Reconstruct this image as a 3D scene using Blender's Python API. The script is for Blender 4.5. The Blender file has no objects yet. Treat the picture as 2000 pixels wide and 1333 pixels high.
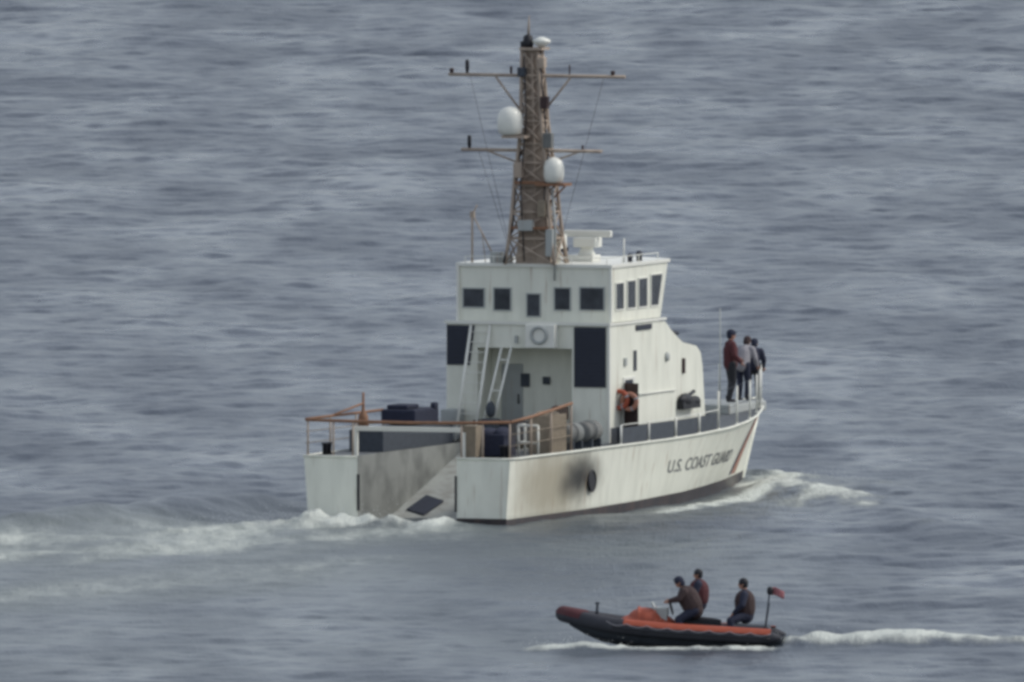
import bpy, math, random
import numpy as np
from mathutils import Vector, Matrix
random.seed(7)
SC = bpy.context.scene
COL = SC.collection

# ---------------------------------------------------------------- camera, sky, sun, exposure
D = 1800.0
DEP = math.radians(2.525)
cam_d = bpy.data.cameras.new('camera'); cam = bpy.data.objects.new('camera', cam_d); COL.objects.link(cam)
cam.location = (2.76, -D * math.cos(DEP), 4.78 + D * math.sin(DEP))
cam.rotation_euler = (math.radians(90) - DEP, 0, 0)
cam_d.sensor_width = 36; cam_d.lens = 36 * D / 26.92
cam_d.clip_start = 5; cam_d.clip_end = 120000
SC.camera = cam

SUN_EL, SUN_AZ = math.radians(44), math.radians(84)      # azimuth clockwise from +Y
w = bpy.data.worlds.new('World'); SC.world = w; w.use_nodes = True
nt = w.node_tree; bg = nt.nodes['Background']
sky = nt.nodes.new('ShaderNodeTexSky'); sky.sky_type = 'NISHITA'; sky.sun_disc = False
sky.sun_elevation = SUN_EL; sky.sun_rotation = SUN_AZ
sky.air_density = 1.0; sky.dust_density = 1.2; sky.ozone_density = 1.0
hs = nt.nodes.new('ShaderNodeHueSaturation'); hs.inputs['Saturation'].default_value = 0.5
veil = nt.nodes.new('ShaderNodeMix'); veil.data_type = 'RGBA'      # thin even overcast in front of the blue sky
veil.inputs['Factor'].default_value = 0.6; veil.inputs['B'].default_value = (1.10, 1.19, 1.33, 1)
nt.links.new(sky.outputs[0], hs.inputs['Color']); nt.links.new(hs.outputs[0], veil.inputs['A']); nt.links.new(veil.outputs['Result'], bg.inputs[0])
bg.inputs[1].default_value = 0.15
sd = bpy.data.lights.new('sun', 'SUN'); sun = bpy.data.objects.new('sun', sd); COL.objects.link(sun)
sd.energy = 0.9; sd.angle = math.radians(10); sd.color = (1.0, 0.95, 0.86)
sv = Vector((math.sin(SUN_AZ) * math.cos(SUN_EL), math.cos(SUN_AZ) * math.cos(SUN_EL), math.sin(SUN_EL)))
sun.rotation_euler = sv.to_track_quat('Z', 'Y').to_euler()
SC.view_settings.view_transform = 'Standard'; SC.view_settings.look = 'None'
SC.view_settings.exposure = 1.02; SC.view_settings.gamma = 1.0
SC.render.engine = 'CYCLES'
SC.cycles.pixel_filter_type = 'BLACKMAN_HARRIS'; SC.cycles.filter_width = 3.4

# ---------------------------------------------------------------- materials
def mat(name, c, rough=0.5, var=0.12, scale=3.0, metal=0.0, bump=0.0, dirt=None, dirt_amt=0.0, ior=1.45):
    m = bpy.data.materials.new(name); m.use_nodes = True
    n = m.node_tree; p = n.nodes['Principled BSDF']; L = n.links.new
    p.inputs['Roughness'].default_value = rough; p.inputs['Metallic'].default_value = metal
    p.inputs['IOR'].default_value = ior
    tc = n.nodes.new('ShaderNodeTexCoord')
    nz = n.nodes.new('ShaderNodeTexNoise'); nz.inputs['Scale'].default_value = scale; nz.inputs['Detail'].default_value = 6
    L(tc.outputs['Object'], nz.inputs['Vector'])
    mx = n.nodes.new('ShaderNodeMix'); mx.data_type = 'RGBA'
    mx.inputs['A'].default_value = (*[x * (1 - var) for x in c], 1)
    mx.inputs['B'].default_value = (*[min(1, x * (1 + var)) for x in c], 1)
    L(nz.outputs[0], mx.inputs['Factor'])
    out = mx.outputs['Result']
    if dirt:
        n2 = n.nodes.new('ShaderNodeTexNoise'); n2.inputs['Scale'].default_value = 1.3; n2.inputs['Detail'].default_value = 8
        mp = n.nodes.new('ShaderNodeMapping'); mp.inputs['Scale'].default_value = (2.2, 2.2, 0.5)
        L(tc.outputs['Object'], mp.inputs[0]); L(mp.outputs[0], n2.inputs['Vector'])
        cr = n.nodes.new('ShaderNodeMapRange'); cr.inputs[1].default_value = 0.42; cr.inputs[2].default_value = 0.72
        cr.inputs[4].default_value = dirt_amt
        L(n2.outputs[0], cr.inputs[0])
        m2 = n.nodes.new('ShaderNodeMix'); m2.data_type = 'RGBA'
        m2.inputs['B'].default_value = (*dirt, 1)
        L(cr.outputs[0], m2.inputs['Factor']); L(out, m2.inputs['A']); out = m2.outputs['Result']
    L(out, p.inputs['Base Color'])
    if bump:
        b = n.nodes.new('ShaderNodeBump'); b.inputs['Strength'].default_value = bump; b.inputs['Distance'].default_value = 0.02
        n3 = n.nodes.new('ShaderNodeTexNoise'); n3.inputs['Scale'].default_value = scale * 4
        L(tc.outputs['Object'], n3.inputs['Vector']); L(n3.outputs[0], b.inputs['Height']); L(b.outputs[0], p.inputs['Normal'])
    return m

WHITE = (0.74, 0.745, 0.655)
M = {}
M['white'] = mat('weathered_white_paint', WHITE, 0.5, 0.07, 1.2, dirt=(0.47, 0.48, 0.41), dirt_amt=0.35)
M['trim'] = mat('bright_white_paint', (0.72, 0.72, 0.66), 0.4, 0.04)
M['deck'] = mat('grey_deck_paint', (0.10, 0.11, 0.12), 0.8, 0.25, 4, bump=0.3)
M['ramp'] = mat('sooty_grey_paint', (0.25, 0.26, 0.245), 0.7, 0.2, 0.7, dirt=(0.085, 0.09, 0.087), dirt_amt=0.8)
for q_ in M['ramp'].node_tree.nodes:
    if q_.type == 'MAPPING': q_.inputs['Scale'].default_value = (.9, .9, .9)
M['floor'] = mat('scuffed_ramp_paint', (0.33, 0.345, 0.325), 0.7, 0.15, 1.2, dirt=(0.15, 0.13, 0.11), dirt_amt=0.5)
M['wet'] = mat('wet_antifouling', (0.03, 0.025, 0.028), 0.35, 0.3, 3, dirt=(0.10, 0.06, 0.05), dirt_amt=0.6)
M['glass'] = mat('dark_glass_painted_glimpses', (0.045, 0.050, 0.058), 0.08, 0.9, 2.6)  # paler blotches painted into the glass for interior glimpses and reflections
M['louvre'] = mat('dark_louvre_metal', (0.020, 0.025, 0.042), 0.6, 0.25, 6)
M['mast'] = mat('brown_mast_paint', (0.40, 0.325, 0.26), 0.65, 0.25, 5, dirt=(0.24, 0.19, 0.16), dirt_amt=0.6)
M['rust'] = mat('faded_orange_brown', (0.24, 0.125, 0.07), 0.7, 0.35, 8)
M['tan'] = mat('tan_canvas', (0.24, 0.20, 0.15), 0.9, 0.3, 6, bump=0.5)
M['grey'] = mat('light_grey_paint', (0.36, 0.38, 0.37), 0.55, 0.1, 4)
M['mutedgrey'] = mat('dull_grey_plastic', (0.17, 0.18, 0.175), 0.7, 0.3, 3, dirt=(0.10, 0.09, 0.08), dirt_amt=0.6)
M['dgrey'] = mat('dark_grey_canvas', (0.055, 0.065, 0.08), 0.85, 0.3, 6, bump=0.5)
M['black'] = mat('black_rubber', (0.012, 0.013, 0.018), 0.6, 0.3, 6)
M['navy'] = mat('navy_cloth', (0.022, 0.026, 0.048), 0.9, 0.35, 12, bump=0.5)
M['maroon'] = mat('dark_red_brown_cloth', (0.085, 0.026, 0.030), 0.9, 0.3, 12, bump=0.5)
M['drab'] = mat('brown_drab_cloth', (0.052, 0.034, 0.034), 0.9, 0.3, 12, bump=0.5)
M['greycloth'] = mat('pale_grey_cloth', (0.30, 0.29, 0.31), 0.9, 0.2, 12, bump=0.5)
M['orange'] = mat('orange_red_vinyl', (0.33, 0.07, 0.035), 0.55, 0.2, 5)
M['tube'] = mat('dark_grey_inflatable_fabric', (0.034, 0.036, 0.046), 0.75, 0.3, 5)
M['red'] = mat('red_stripe_paint', (0.34, 0.16, 0.11), 0.5, 0.1)
M['blue'] = mat('blue_stripe_paint', (0.13, 0.16, 0.24), 0.5, 0.1)
M['letter'] = mat('dark_letter_paint', (0.17, 0.175, 0.18), 0.6, 0.1)
M['skin'] = mat('tanned_skin', (0.36, 0.19, 0.13), 0.55, 0.1, 8)
M['flagred'] = mat('faded_red_flag_cloth', (0.33, 0.13, 0.14), 0.9, 0.2)

# hull paint: white with the soot fan aft of the exhaust
def hull_material():
    m = mat('hull_paint', WHITE, 0.45, 0.05, 1.5, dirt=(0.47, 0.48, 0.41), dirt_amt=0.35)
    n = m.node_tree; L = n.links.new; p = n.nodes['Principled BSDF']
    src = p.inputs['Base Color'].links[0].from_socket
    tc = n.nodes.new('ShaderNodeTexCoord')
    def blob(loc, scl, rng):
        mp = n.nodes.new('ShaderNodeMapping'); mp.vector_type = 'POINT'
        mp.inputs['Location'].default_value = [-l * s for l, s in zip(loc, scl)]
        mp.inputs['Scale'].default_value = scl
        ln = n.nodes.new('ShaderNodeVectorMath'); ln.operation = 'LENGTH'
        L(tc.outputs['Object'], mp.inputs[0])
        nz = n.nodes.new('ShaderNodeTexNoise'); nz.inputs['Scale'].default_value = 1.6; nz.inputs['Detail'].default_value = 5
        L(tc.outputs['Object'], nz.inputs['Vector'])
        L(mp.outputs[0], ln.inputs[0])
        ad = n.nodes.new('ShaderNodeMath'); ad.operation = 'MULTIPLY_ADD'
        ad.inputs[1].default_value = 0.5; L(nz.outputs[0], ad.inputs[0]); L(ln.outputs['Value'], ad.inputs[2])
        mr = n.nodes.new('ShaderNodeMapRange'); mr.interpolation_type = 'SMOOTHSTEP'
        mr.inputs[1].default_value = rng[0]; mr.inputs[2].default_value = rng[1]
        mr.inputs[3].default_value = rng[2]; mr.inputs[4].default_value = 0
        L(ad.outputs[0], mr.inputs[0]); return mr.outputs[0]
    def over(a, col, f):
        x = n.nodes.new('ShaderNodeMix'); x.data_type = 'RGBA'; x.inputs['B'].default_value = (*col, 1)
        L(f, x.inputs['Factor']); L(a, x.inputs['A']); return x.outputs['Result']
    s = over(src, (0.30, 0.26, 0.18), blob((2.9, 3.2, 0.9), (0.6, 0.30, 0.75), (0.45, 1.5, 0.8)))
    s = over(s, (0.02, 0.019, 0.018), blob((2.9, 5.35, 1.02), (0.6, 0.47, 1.15), (0.38, 1.3, 0.97)))
    L(s, p.inputs['Base Color']); return m
M['hull'] = hull_material()

def rust_streaks(m):
    n = m.node_tree; L = n.links.new; p = n.nodes['Principled BSDF']; src = p.inputs['Base Color'].links[0].from_socket
    tc = n.nodes.new('ShaderNodeTexCoord'); mp = n.nodes.new('ShaderNodeMapping'); mp.inputs['Scale'].default_value = (3.5, 3.5, .35)
    nz = n.nodes.new('ShaderNodeTexNoise'); nz.inputs['Scale'].default_value = 2.0; nz.inputs['Detail'].default_value = 4
    mr = n.nodes.new('ShaderNodeMapRange'); mr.inputs[1].default_value = .60; mr.inputs[2].default_value = .74; mr.inputs[4].default_value = .5
    mx = n.nodes.new('ShaderNodeMix'); mx.data_type = 'RGBA'; mx.inputs['B'].default_value = (.30, .20, .12, 1)
    L(tc.outputs['Object'], mp.inputs[0]); L(mp.outputs[0], nz.inputs['Vector']); L(nz.outputs[0], mr.inputs[0]); L(mr.outputs[0], mx.inputs['Factor'])
    L(src, mx.inputs['A']); L(mx.outputs['Result'], p.inputs['Base Color'])
for k_ in ('white', 'hull', 'grey'): rust_streaks(M[k_])

# ---------------------------------------------------------------- mesh helpers
class MB:
    def __init__(s): s.v = []; s.f = []; s.mi = []; s.sm = []
    def add(s, vs, fs, mi=0, smooth=False):
        o = len(s.v); s.v += [tuple(v) for v in vs]
        for f in fs: s.f.append([i + o for i in f]); s.mi.append(mi); s.sm.append(smooth)
        return s
    def box(s, x0, x1, y0, y1, z0, z1, mi=0):
        vs = [(x, y, z) for x in (x0, x1) for y in (y0, y1) for z in (z0, z1)]
        return s.add(vs, [(0, 1, 3, 2), (4, 6, 7, 5), (0, 4, 5, 1), (2, 3, 7, 6), (0, 2, 6, 4), (1, 5, 7, 3)], mi)
    def tube(s, pts, r, n=8, mi=0, closed=False):
        pts = [Vector(p) for p in pts]; k = len(pts)
        rs = r if isinstance(r, (list, tuple)) else [r] * k
        vs = []; up0 = None
        for i, p in enumerate(pts):
            if closed: t = pts[(i + 1) % k] - pts[i - 1]
            else: t = pts[min(i + 1, k - 1)] - pts[max(i - 1, 0)]
            t.normalize()
            if up0 is None: up0 = Vector((0, 0, 1)) if abs(t.z) < 0.9 else Vector((0, 1, 0))
            a = t.cross(up0).normalized(); b = a.cross(t).normalized(); up0 = b
            for j in range(n):
                an = 2 * math.pi * j / n
                vs.append(p + a * math.cos(an) * rs[i] + b * math.sin(an) * rs[i])
        fs = []
        for i in range(k if closed else k - 1):
            i2 = (i + 1) % k
            for j in range(n):
                j2 = (j + 1) % n; fs.append((i * n + j, i * n + j2, i2 * n + j2, i2 * n + j))
        s.add(vs, fs, mi, True)
        if not closed:
            o = len(s.v) - len(vs)
            s.f.append([o + j for j in range(n)][::-1]); s.mi.append(mi); s.sm.append(False)
            s.f.append([o + (k - 1) * n + j for j in range(n)]); s.mi.append(mi); s.sm.append(False)
        return s
    def bar(s, a, b, r, n=8, mi=0): return s.tube([a, b], r, n, mi)
    def lathe(s, prof, c=(0, 0, 0), n=20, mi=0, R=None):
        vs = []; R = R or Matrix.Identity(3); c = Vector(c)
        for (r, z) in prof:
            for j in range(n):
                an = 2 * math.pi * j / n; vs.append(c + R @ Vector((r * math.cos(an), r * math.sin(an), z)))
        fs = []
        for i in range(len(prof) - 1):
            for j in range(n):
                j2 = (j + 1) % n; fs.append((i * n + j, i * n + j2, (i + 1) * n + j2, (i + 1) * n + j))
        s.add(vs, fs, mi, True)
        o = len(s.v) - len(vs)
        s.f.append([o + j for j in range(n)][::-1]); s.mi.append(mi); s.sm.append(False)
        s.f.append([o + (len(prof) - 1) * n + j for j in range(n)]); s.mi.append(mi); s.sm.append(False)
        return s
    def ball(s, c, rx, ry=None, rz=None, mi=0, n=16):
        ry = ry or rx; rz = rz or rx; prof = [(math.sin(math.pi * i / n), -math.cos(math.pi * i / n)) for i in range(n + 1)]
        prof[0] = (0.01, -1); prof[-1] = (0.01, 1)
        return s.lathe(prof, c, n, mi, Matrix(((rx, 0, 0), (0, ry, 0), (0, 0, rz))))
    def build(s, name, m, parent=None, bevel=0.0):
        me = bpy.data.meshes.new(name); me.from_pydata(s.v, [], s.f)
        for mm in (m if isinstance(m, list) else [m]): me.materials.append(mm)
        me.polygons.foreach_set('material_index', s.mi); me.polygons.foreach_set('use_smooth', s.sm); me.update()
        o = bpy.data.objects.new(name, me); COL.objects.link(o)
        if parent: o.parent = parent
        if bevel:
            b = o.modifiers.new('bevel', 'BEVEL'); b.width = bevel; b.segments = 2; b.limit_method = 'ANGLE'
        return o

def tag(o, label=None, cat=None, group=None, kind=None):
    if label: o['label'] = label
    if cat: o['category'] = cat
    if group: o['group'] = group
    if kind: o['kind'] = kind
    return o
def empty(name, loc, rz=0):
    o = bpy.data.objects.new(name, None); COL.objects.link(o); o.empty_display_size = 0.3
    o.location = loc; o.rotation_euler = (0, 0, rz); return o
def lerp(a, b, t): return a + (b - a) * t
def interp(x, tab): return float(np.interp(x, [t[0] for t in tab], [t[1] for t in tab]))

YAW = math.radians(20.7); CY, SY = math.cos(YAW), math.sin(YAW)
def W(a, f, z): return Vector((a * CY + f * SY, f * CY - a * SY, z))       # ship frame -> world

# ================================================================ SEA
BD = [(0, 2.90), (4, 2.95), (10, 2.95), (14, 2.90), (17, 2.68), (19, 2.40), (21, 1.95), (23, 1.35), (25, .65), (26.5, .02)]
BW = [(0, 2.78), (10, 2.70), (14, 2.40), (17, 1.90), (19, 1.50), (21, 1.02), (23, .52), (25.1, .01)]
def ZD(f): return interp(f, [(0, 1.74), (12, 1.77), (17, 1.84), (21, 1.97), (26.5, 2.20)])

def axis(lo, hi, step, far):
    c = list(np.arange(lo, hi + step / 2, step)); g = []; d = step; x = c[-1]
    while x < far: d *= 1.35; x += d; g.append(x)
    l = []; d = step; x = c[0]
    while x > -far: d *= 1.35; x -= d; l.append(x)
    return np.array(l[::-1] + c + g)
def vnoise(x, y, s, seed):
    r = np.random.RandomState(seed); T = r.rand(256, 256)
    u = x / s; v = y / s; i = np.floor(u).astype(int); j = np.floor(v).astype(int)
    fu = u - i; fv = v - j; fu = fu * fu * (3 - 2 * fu); fv = fv * fv * (3 - 2 * fv)
    i0, i1, j0, j1 = i % 256, (i + 1) % 256, j % 256, (j + 1) % 256
    return (T[i0, j0] * (1 - fu) + T[i1, j0] * fu) * (1 - fv) + (T[i0, j1] * (1 - fu) + T[i1, j1] * fu) * fv
def segd(X, Y, pts):
    best = np.full(X.shape, 1e9); al = np.zeros(X.shape); tot = 0
    L = [math.dist(pts[i], pts[i + 1]) for i in range(len(pts) - 1)]; T = sum(L); sgn = np.zeros(X.shape)
    for i in range(len(pts) - 1):
        (x0, y0), (x1, y1) = pts[i], pts[i + 1]; dx, dy = x1 - x0, y1 - y0
        t = np.clip(((X - x0) * dx + (Y - y0) * dy) / (L[i] ** 2), 0, 1)
        d = np.hypot(X - x0 - t * dx, Y - y0 - t * dy); m = d < best
        best[m] = d[m]; al[m] = (tot + t[m] * L[i]) / T; tot += L[i]
    return best, al
def sstep(a, b, x):
    t = np.clip((x - a) / (b - a), 0, 1); return t * t * (3 - 2 * t)

def build_sea():
    xs = axis(-24, 30, 0.13, 40000); ys = axis(-130, 430, 0.26, 40000)
    X, Y = np.meshgrid(xs, ys, indexing='ij'); Z = np.zeros(X.shape)
    near = (1 - sstep(60, 600, np.abs(X))) * (1 - sstep(500, 1500, np.abs(Y)))
    r = np.random.RandomState(11)
    for k in range(90):
        lam = 0.7 * (14 / 0.7) ** (r.rand()); th = math.radians(215 + 50 * r.randn())
        amp = 0.0021 * lam ** 0.82 * (0.5 + r.rand()); kk = 2 * math.pi / lam; ph = r.rand() * 6.283
        p = kk * (X * math.cos(th) + Y * math.sin(th)) + ph
        Z += amp * np.sin(p) + 0.25 * amp * np.sin(2 * p + 1.57)
    Z += 0.05 * (vnoise(X, Y, 0.8, 3) - .5) + 0.03 * (vnoise(X + 7, Y, 0.4, 4) - .5)
    Z *= near
    # ship frame
    F = X * SY + Y * CY; A = X * CY - Y * SY
    t = -F; foam = np.zeros(X.shape)
    n1 = vnoise(A, F * .35, 0.7, 21); n2 = vnoise(A, F * .5, 1.9, 22); n3 = vnoise(A, F * .4, 5.0, 23)
    # calm the sea in the wake and close to the hull
    inw = sstep(0, 3, t) * (1 - sstep(3.5 + .2 * t, 6 + .3 * t, np.abs(A))) * np.exp(-np.maximum(t, 0) / 90)
    Z *= (1 - .55 * inw)
    # stern wash
    n0 = vnoise(X + 3, Y * .7, .33, 24)
    core = sstep(-.6, .8, t) * (1 - sstep(2.1 + .13 * t, 3.2 + .2 * t, np.abs(A + .9 - .01 * t))) * np.exp(-np.maximum(t, 0) / 26)
    edge = np.exp(-((np.abs(A) - 3.0 - .17 * t) / (.7 + .03 * np.maximum(t, 0))) ** 2) * sstep(0, 3, t) * np.exp(-np.maximum(t, 0) / 45)
    foam = np.maximum(foam, core * np.exp(-np.maximum(t, 0) / 14) * (.3 + .75 * n2 + .35 * n0))
    foam = np.maximum(foam, edge * (.05 + .8 * n3 + .3 * n1) * .8 * (A < 2))
    Z += core * (.20 * (n1 - .4) + .22 * (n2 - .4) + .10 * (n0 - .5)) * np.exp(-np.maximum(t, 0) / 14)
    # foam boil right at the transom, higher at the port side of the ramp
    boil = np.exp(-((A + 1.2) / 1.3) ** 2 - ((F + 0.9) / 1.1) ** 2); Z += boil * (.08 + .16 * n1 + .14 * n0)
    boil2 = np.exp(-((A + 1.2) / 2.2) ** 2 - ((F + 1.4) / 1.1) ** 2); Z += boil2 * (.04 + .12 * n1 + .08 * n0)
    foam = np.maximum(foam, np.minimum(1.1, (boil + .8 * boil2) * (.55 + .9 * n0)))
    # diverging waves
    p1 = [(-2.9, 9.5), (-6.0, 4.0), (-11.5, -6.0), (-24, -26)]
    d, al = segd(X, Y, p1); h = .52 * np.exp(-al * 1.1) * sstep(0, .06, al)
    Z += h * np.exp(-(d / 1.25) ** 2)
    foam = np.maximum(foam, .30 * np.exp(-((d - 1.2) / 1.6) ** 2) * (1 - al) * n3 * 1.2)
    p2 = [(8.9, 22.5), (11.4, 13.5), (13.2, 0), (16.5, -16), (24, -40)]
    d, al = segd(X, Y, p2); h = .20 * np.exp(-al * 1.1) * sstep(0, .05, al)
    Z += h * np.exp(-(d / 1.2) ** 2)
    foam = np.maximum(foam, np.exp(-(d / .9) ** 2) * (1.1 * np.exp(-al * 4) + .25) * (.3 + .7 * n2 + .5 * n0))
    p3 = [(9.2, 26), (12.0, 19.5), (16.5, 8), (24, -8)]
    d, al = segd(X, Y, p3); Z += .12 * np.exp(-al) * np.exp(-(d / 1.1) ** 2)
    foam = np.maximum(foam, np.exp(-(d / .7) ** 2) * (1.1 * np.exp(-al * 5)) * (.3 + .7 * n1 + .5 * n0))
    # foam along the hull
    hb = np.interp(F, [b[0] for b in BW], [b[1] for b in BW])
    out = np.abs(A) - hb
    band = np.exp(-((out - 1.25) / .6) ** 2) * sstep(4, 12, F) * (1 - sstep(24.5, 27, F))
    foam = np.maximum(foam, band * (.6 + .6 * n2 + .5 * n0)); Z += .06 * band * n1
    bow = np.exp(-(A / 1.2) ** 2 - ((F - 25.4) / 1.0) ** 2); Z += .18 * bow; foam = np.maximum(foam, bow * (.4 + .8 * n0))
    near_h = np.exp(-(np.maximum(out, 0) / 1.0) ** 2) * (F > -1) * (F < 26)
    Z = Z * (1 - .55 * near_h) - .04 * near_h * (A > 0) * (F > 0)
    # small boat: bow wave, side wash, wake
    YB = -67.5; bx0, bx1 = 3.95, 9.75
    m1 = vnoise(X, Y * .6, .5, 31); m2 = vnoise(X * .5, Y * .5, 1.0, 32)
    gy = lambda c, s: np.exp(-((Y - c) / s) ** 2)
    boatzone = (Y < YB + 3) * np.exp(-(np.maximum(np.abs(X - 7) - 3.4, 0) / 1.2) ** 2) * gy(YB, 3.0); Z *= (1 - .8 * boatzone); Z -= .03 * boatzone
    side = gy(YB - 1.5, .65) * sstep(2.2, 3.8, X) * (1 - sstep(9.0, 10.4, X))
    foam = np.maximum(foam, side * (.65 + .6 * m1)); Z += .10 * side * (.6 + .8 * m1)
    bw2 = gy(YB - 1.0, 1.2) * np.exp(-((X - 4.4) / .9) ** 2); foam = np.maximum(foam, bw2 * (.6 + .5 * m1)); Z += .14 * bw2
    spread = 1.1 + .10 * np.maximum(X - bx1, 0)
    wk = np.exp(-((Y - YB - .12 * (X - bx1)) / spread) ** 2) * sstep(bx1 - .6, bx1 + .1, X) * np.exp(-np.maximum(X - bx1, 0) / 30)
    foam = np.maximum(foam, wk * (.75 + .5 * m2 + .45 * m1)); Z += wk * (.24 + .24 * m1 * np.exp(-np.maximum(X - bx1, 0) / 9))
    bd = 0.5 * np.exp(-((Y - YB + 2.4) / .8) ** 2) * sstep(bx1 - 1, bx1 + 2, X) * np.exp(-np.maximum(X - bx1, 0) / 9); Z += .12 * bd
    # broad milky churned water on the port side of the track
    milk = sstep(-4, 8, t) * np.exp(-np.maximum(t, 0) / 70) * (1 - sstep(7 + .25 * t, 13 + .5 * t, np.abs(A))) * (.35 + .65 * n3)
    milk = np.maximum(milk, .55 * np.exp(-(np.maximum(out - .2, 0) / 3.5) ** 2) * (F > -4) * (F < 27))
    nx, ny = X.shape
    lane = np.exp(-((A + 2.2 + .02 * t) / (4.3 + .30 * np.maximum(t, 0))) ** 2) * sstep(-3, 4, t) * np.exp(-np.maximum(t, 0) / 48)
    n4 = vnoise(A * 1.0, F * .22, 1.6, 41); n5 = vnoise(A, F * .3, 4.5, 42)
    foam = np.maximum(foam, lane * (.32 + .74 * sstep(.38, .72, n5) + .52 * n4))
    milk = np.maximum(.35 * milk, np.minimum(1, 1.3 * lane * (.2 + .5 * sstep(.3, .8, n5) + .3 * n4)))
    bz = np.exp(-((X - 11.0) / 2.4) ** 2 - ((Y - 17.5) / 8.0) ** 2); foam = np.maximum(foam, bz * (.4 + .85 * sstep(.4, .8, vnoise(X, Y * .35, 1.1, 43)) + .25 * n0))
    Z += (vnoise(X, Y, .24, 51) - .5) * .10 * np.clip(foam, 0, 1) + (vnoise(X, Y, .5, 52) - .5) * .06 * np.clip(foam, 0, 1)
    me = bpy.data.meshes.new('sea'); co = np.stack([X, Y, Z], -1).reshape(-1, 3).astype(np.float32)
    i = np.arange(nx - 1)[:, None] * ny + np.arange(ny - 1)[None, :]; i = i.reshape(-1)
    q = np.stack([i, i + ny, i + ny + 1, i + 1], -1).astype(np.int32)
    me.vertices.add(len(co)); me.vertices.foreach_set('co', co.ravel())
    me.loops.add(q.size); me.loops.foreach_set('vertex_index', q.ravel())
    me.polygons.add(len(q)); me.polygons.foreach_set('loop_start', np.arange(0, q.size, 4, dtype=np.int32))
    me.polygons.foreach_set('use_smooth', np.ones(len(q), dtype=bool))
    at = me.attributes.new('foam', 'FLOAT', 'POINT'); at.data.foreach_set('value', np.clip(foam, 0, 1.2).ravel().astype(np.float32))
    at = me.attributes.new('milk', 'FLOAT', 'POINT'); at.data.foreach_set('value', np.clip(milk, 0, 1).ravel().astype(np.float32))
    me.update(); me.validate()
    o = bpy.data.objects.new('sea', me); COL.objects.link(o); tag(o, kind='structure')
    m = bpy.data.materials.new('sea_water'); m.use_nodes = True; n = m.node_tree; L = n.links.new; p = n.nodes['Principled BSDF']
    tc = n.nodes.new('ShaderNodeTexCoord')
    def noise(scale, det, vec=(1, 1, 1), rough=.55):
        mp = n.nodes.new('ShaderNodeMapping'); mp.inputs['Scale'].default_value = vec; L(tc.outputs['Object'], mp.inputs[0])
        z = n.nodes.new('ShaderNodeTexNoise'); z.inputs['Scale'].default_value = scale; z.inputs['Detail'].default_value = det
        z.inputs['Roughness'].default_value = rough; L(mp.outputs[0], z.inputs['Vector']); return z.outputs[0]
    def math_(op, a, b=None, c=None):
        x = n.nodes.new('ShaderNodeMath'); x.operation = op
        for k_, q_ in enumerate((a, b, c)):
            if q_ is None: continue
            if isinstance(q_, (int, float)): x.inputs[k_].default_value = q_
            else: L(q_, x.inputs[k_])
        return x.outputs[0]
    fa = n.nodes.new('ShaderNodeAttribute'); fa.attribute_name = 'foam'
    ma = n.nodes.new('ShaderNodeAttribute'); ma.attribute_name = 'milk'
    fn = noise(1.7, 7, (1, .16, 1), .66)
    s = math_('MULTIPLY', math_('MULTIPLY_ADD', fn, 1.9, .05), fa.outputs['Fac'])
    mr = n.nodes.new('ShaderNodeMapRange'); mr.interpolation_type = 'SMOOTHSTEP'
    mr.inputs[1].default_value = .30; mr.inputs[2].default_value = 1.15; L(s, mr.inputs[0])
    foamf = math_('MULTIPLY', mr.outputs[0], .9)
    deep = n.nodes.new('ShaderNodeMix'); deep.data_type = 'RGBA'
    deep.inputs['A'].default_value = (0.030, 0.042, 0.062, 1); deep.inputs['B'].default_value = (0.40, 0.44, 0.385, 1)
    L(math_('MULTIPLY', ma.outputs['Fac'], .75), deep.inputs['Factor'])
    cm = n.nodes.new('ShaderNodeMix'); cm.data_type = 'RGBA'; cm.inputs['B'].default_value = (0.62, 0.65, 0.60, 1)
    L(foamf, cm.inputs['Factor']); L(deep.outputs['Result'], cm.inputs['A']); L(cm.outputs['Result'], p.inputs['Base Color'])
    rr = n.nodes.new('ShaderNodeMapRange'); rr.inputs[4].default_value = .9
    wv = n.nodes.new('ShaderNodeMapRange'); wv.inputs[1].default_value = .35; wv.inputs[2].default_value = .65; wv.inputs[3].default_value = .24; wv.inputs[4].default_value = .38
    L(noise(.22, 4, (1, .18, 1)), wv.inputs[0]); L(wv.outputs[0], rr.inputs[3])
    L(math_('MAXIMUM', foamf, math_('MULTIPLY', ma.outputs['Fac'], .6)), rr.inputs[0]); L(rr.outputs[0], p.inputs['Roughness']); p.inputs['IOR'].default_value = 1.33
    b = n.nodes.new('ShaderNodeBump'); b.inputs['Strength'].default_value = .7; b.inputs['Distance'].default_value = .05
    hh = math_('MULTIPLY_ADD', noise(3.2, 6, (1, .16, 1), .68), 1.0, math_('MULTIPLY', foamf, .5))
    hh = math_('MULTIPLY_ADD', noise(9.0, 3, (1, .09, 1), .6), .9, hh)
    hh = math_('MULTIPLY_ADD', math_('MULTIPLY', noise(7.0, 5, (1, .5, 1), .7), foamf), 2.0, hh)
    L(hh, b.inputs['Height']); L(b.outputs[0], p.inputs['Normal'])
    me.materials.append(m); return o
build_sea()

# ================================================================ SHIP
ship = empty('patrol_ship', (0, 0, 0), -YAW)
tag(ship, 'large white patrol ship with a tall brown mast and an open stern ramp', 'ship')
def P(name, mb, m, parent=None, bevel=0.0): return mb.build(name, m, parent or ship, bevel)

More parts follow.
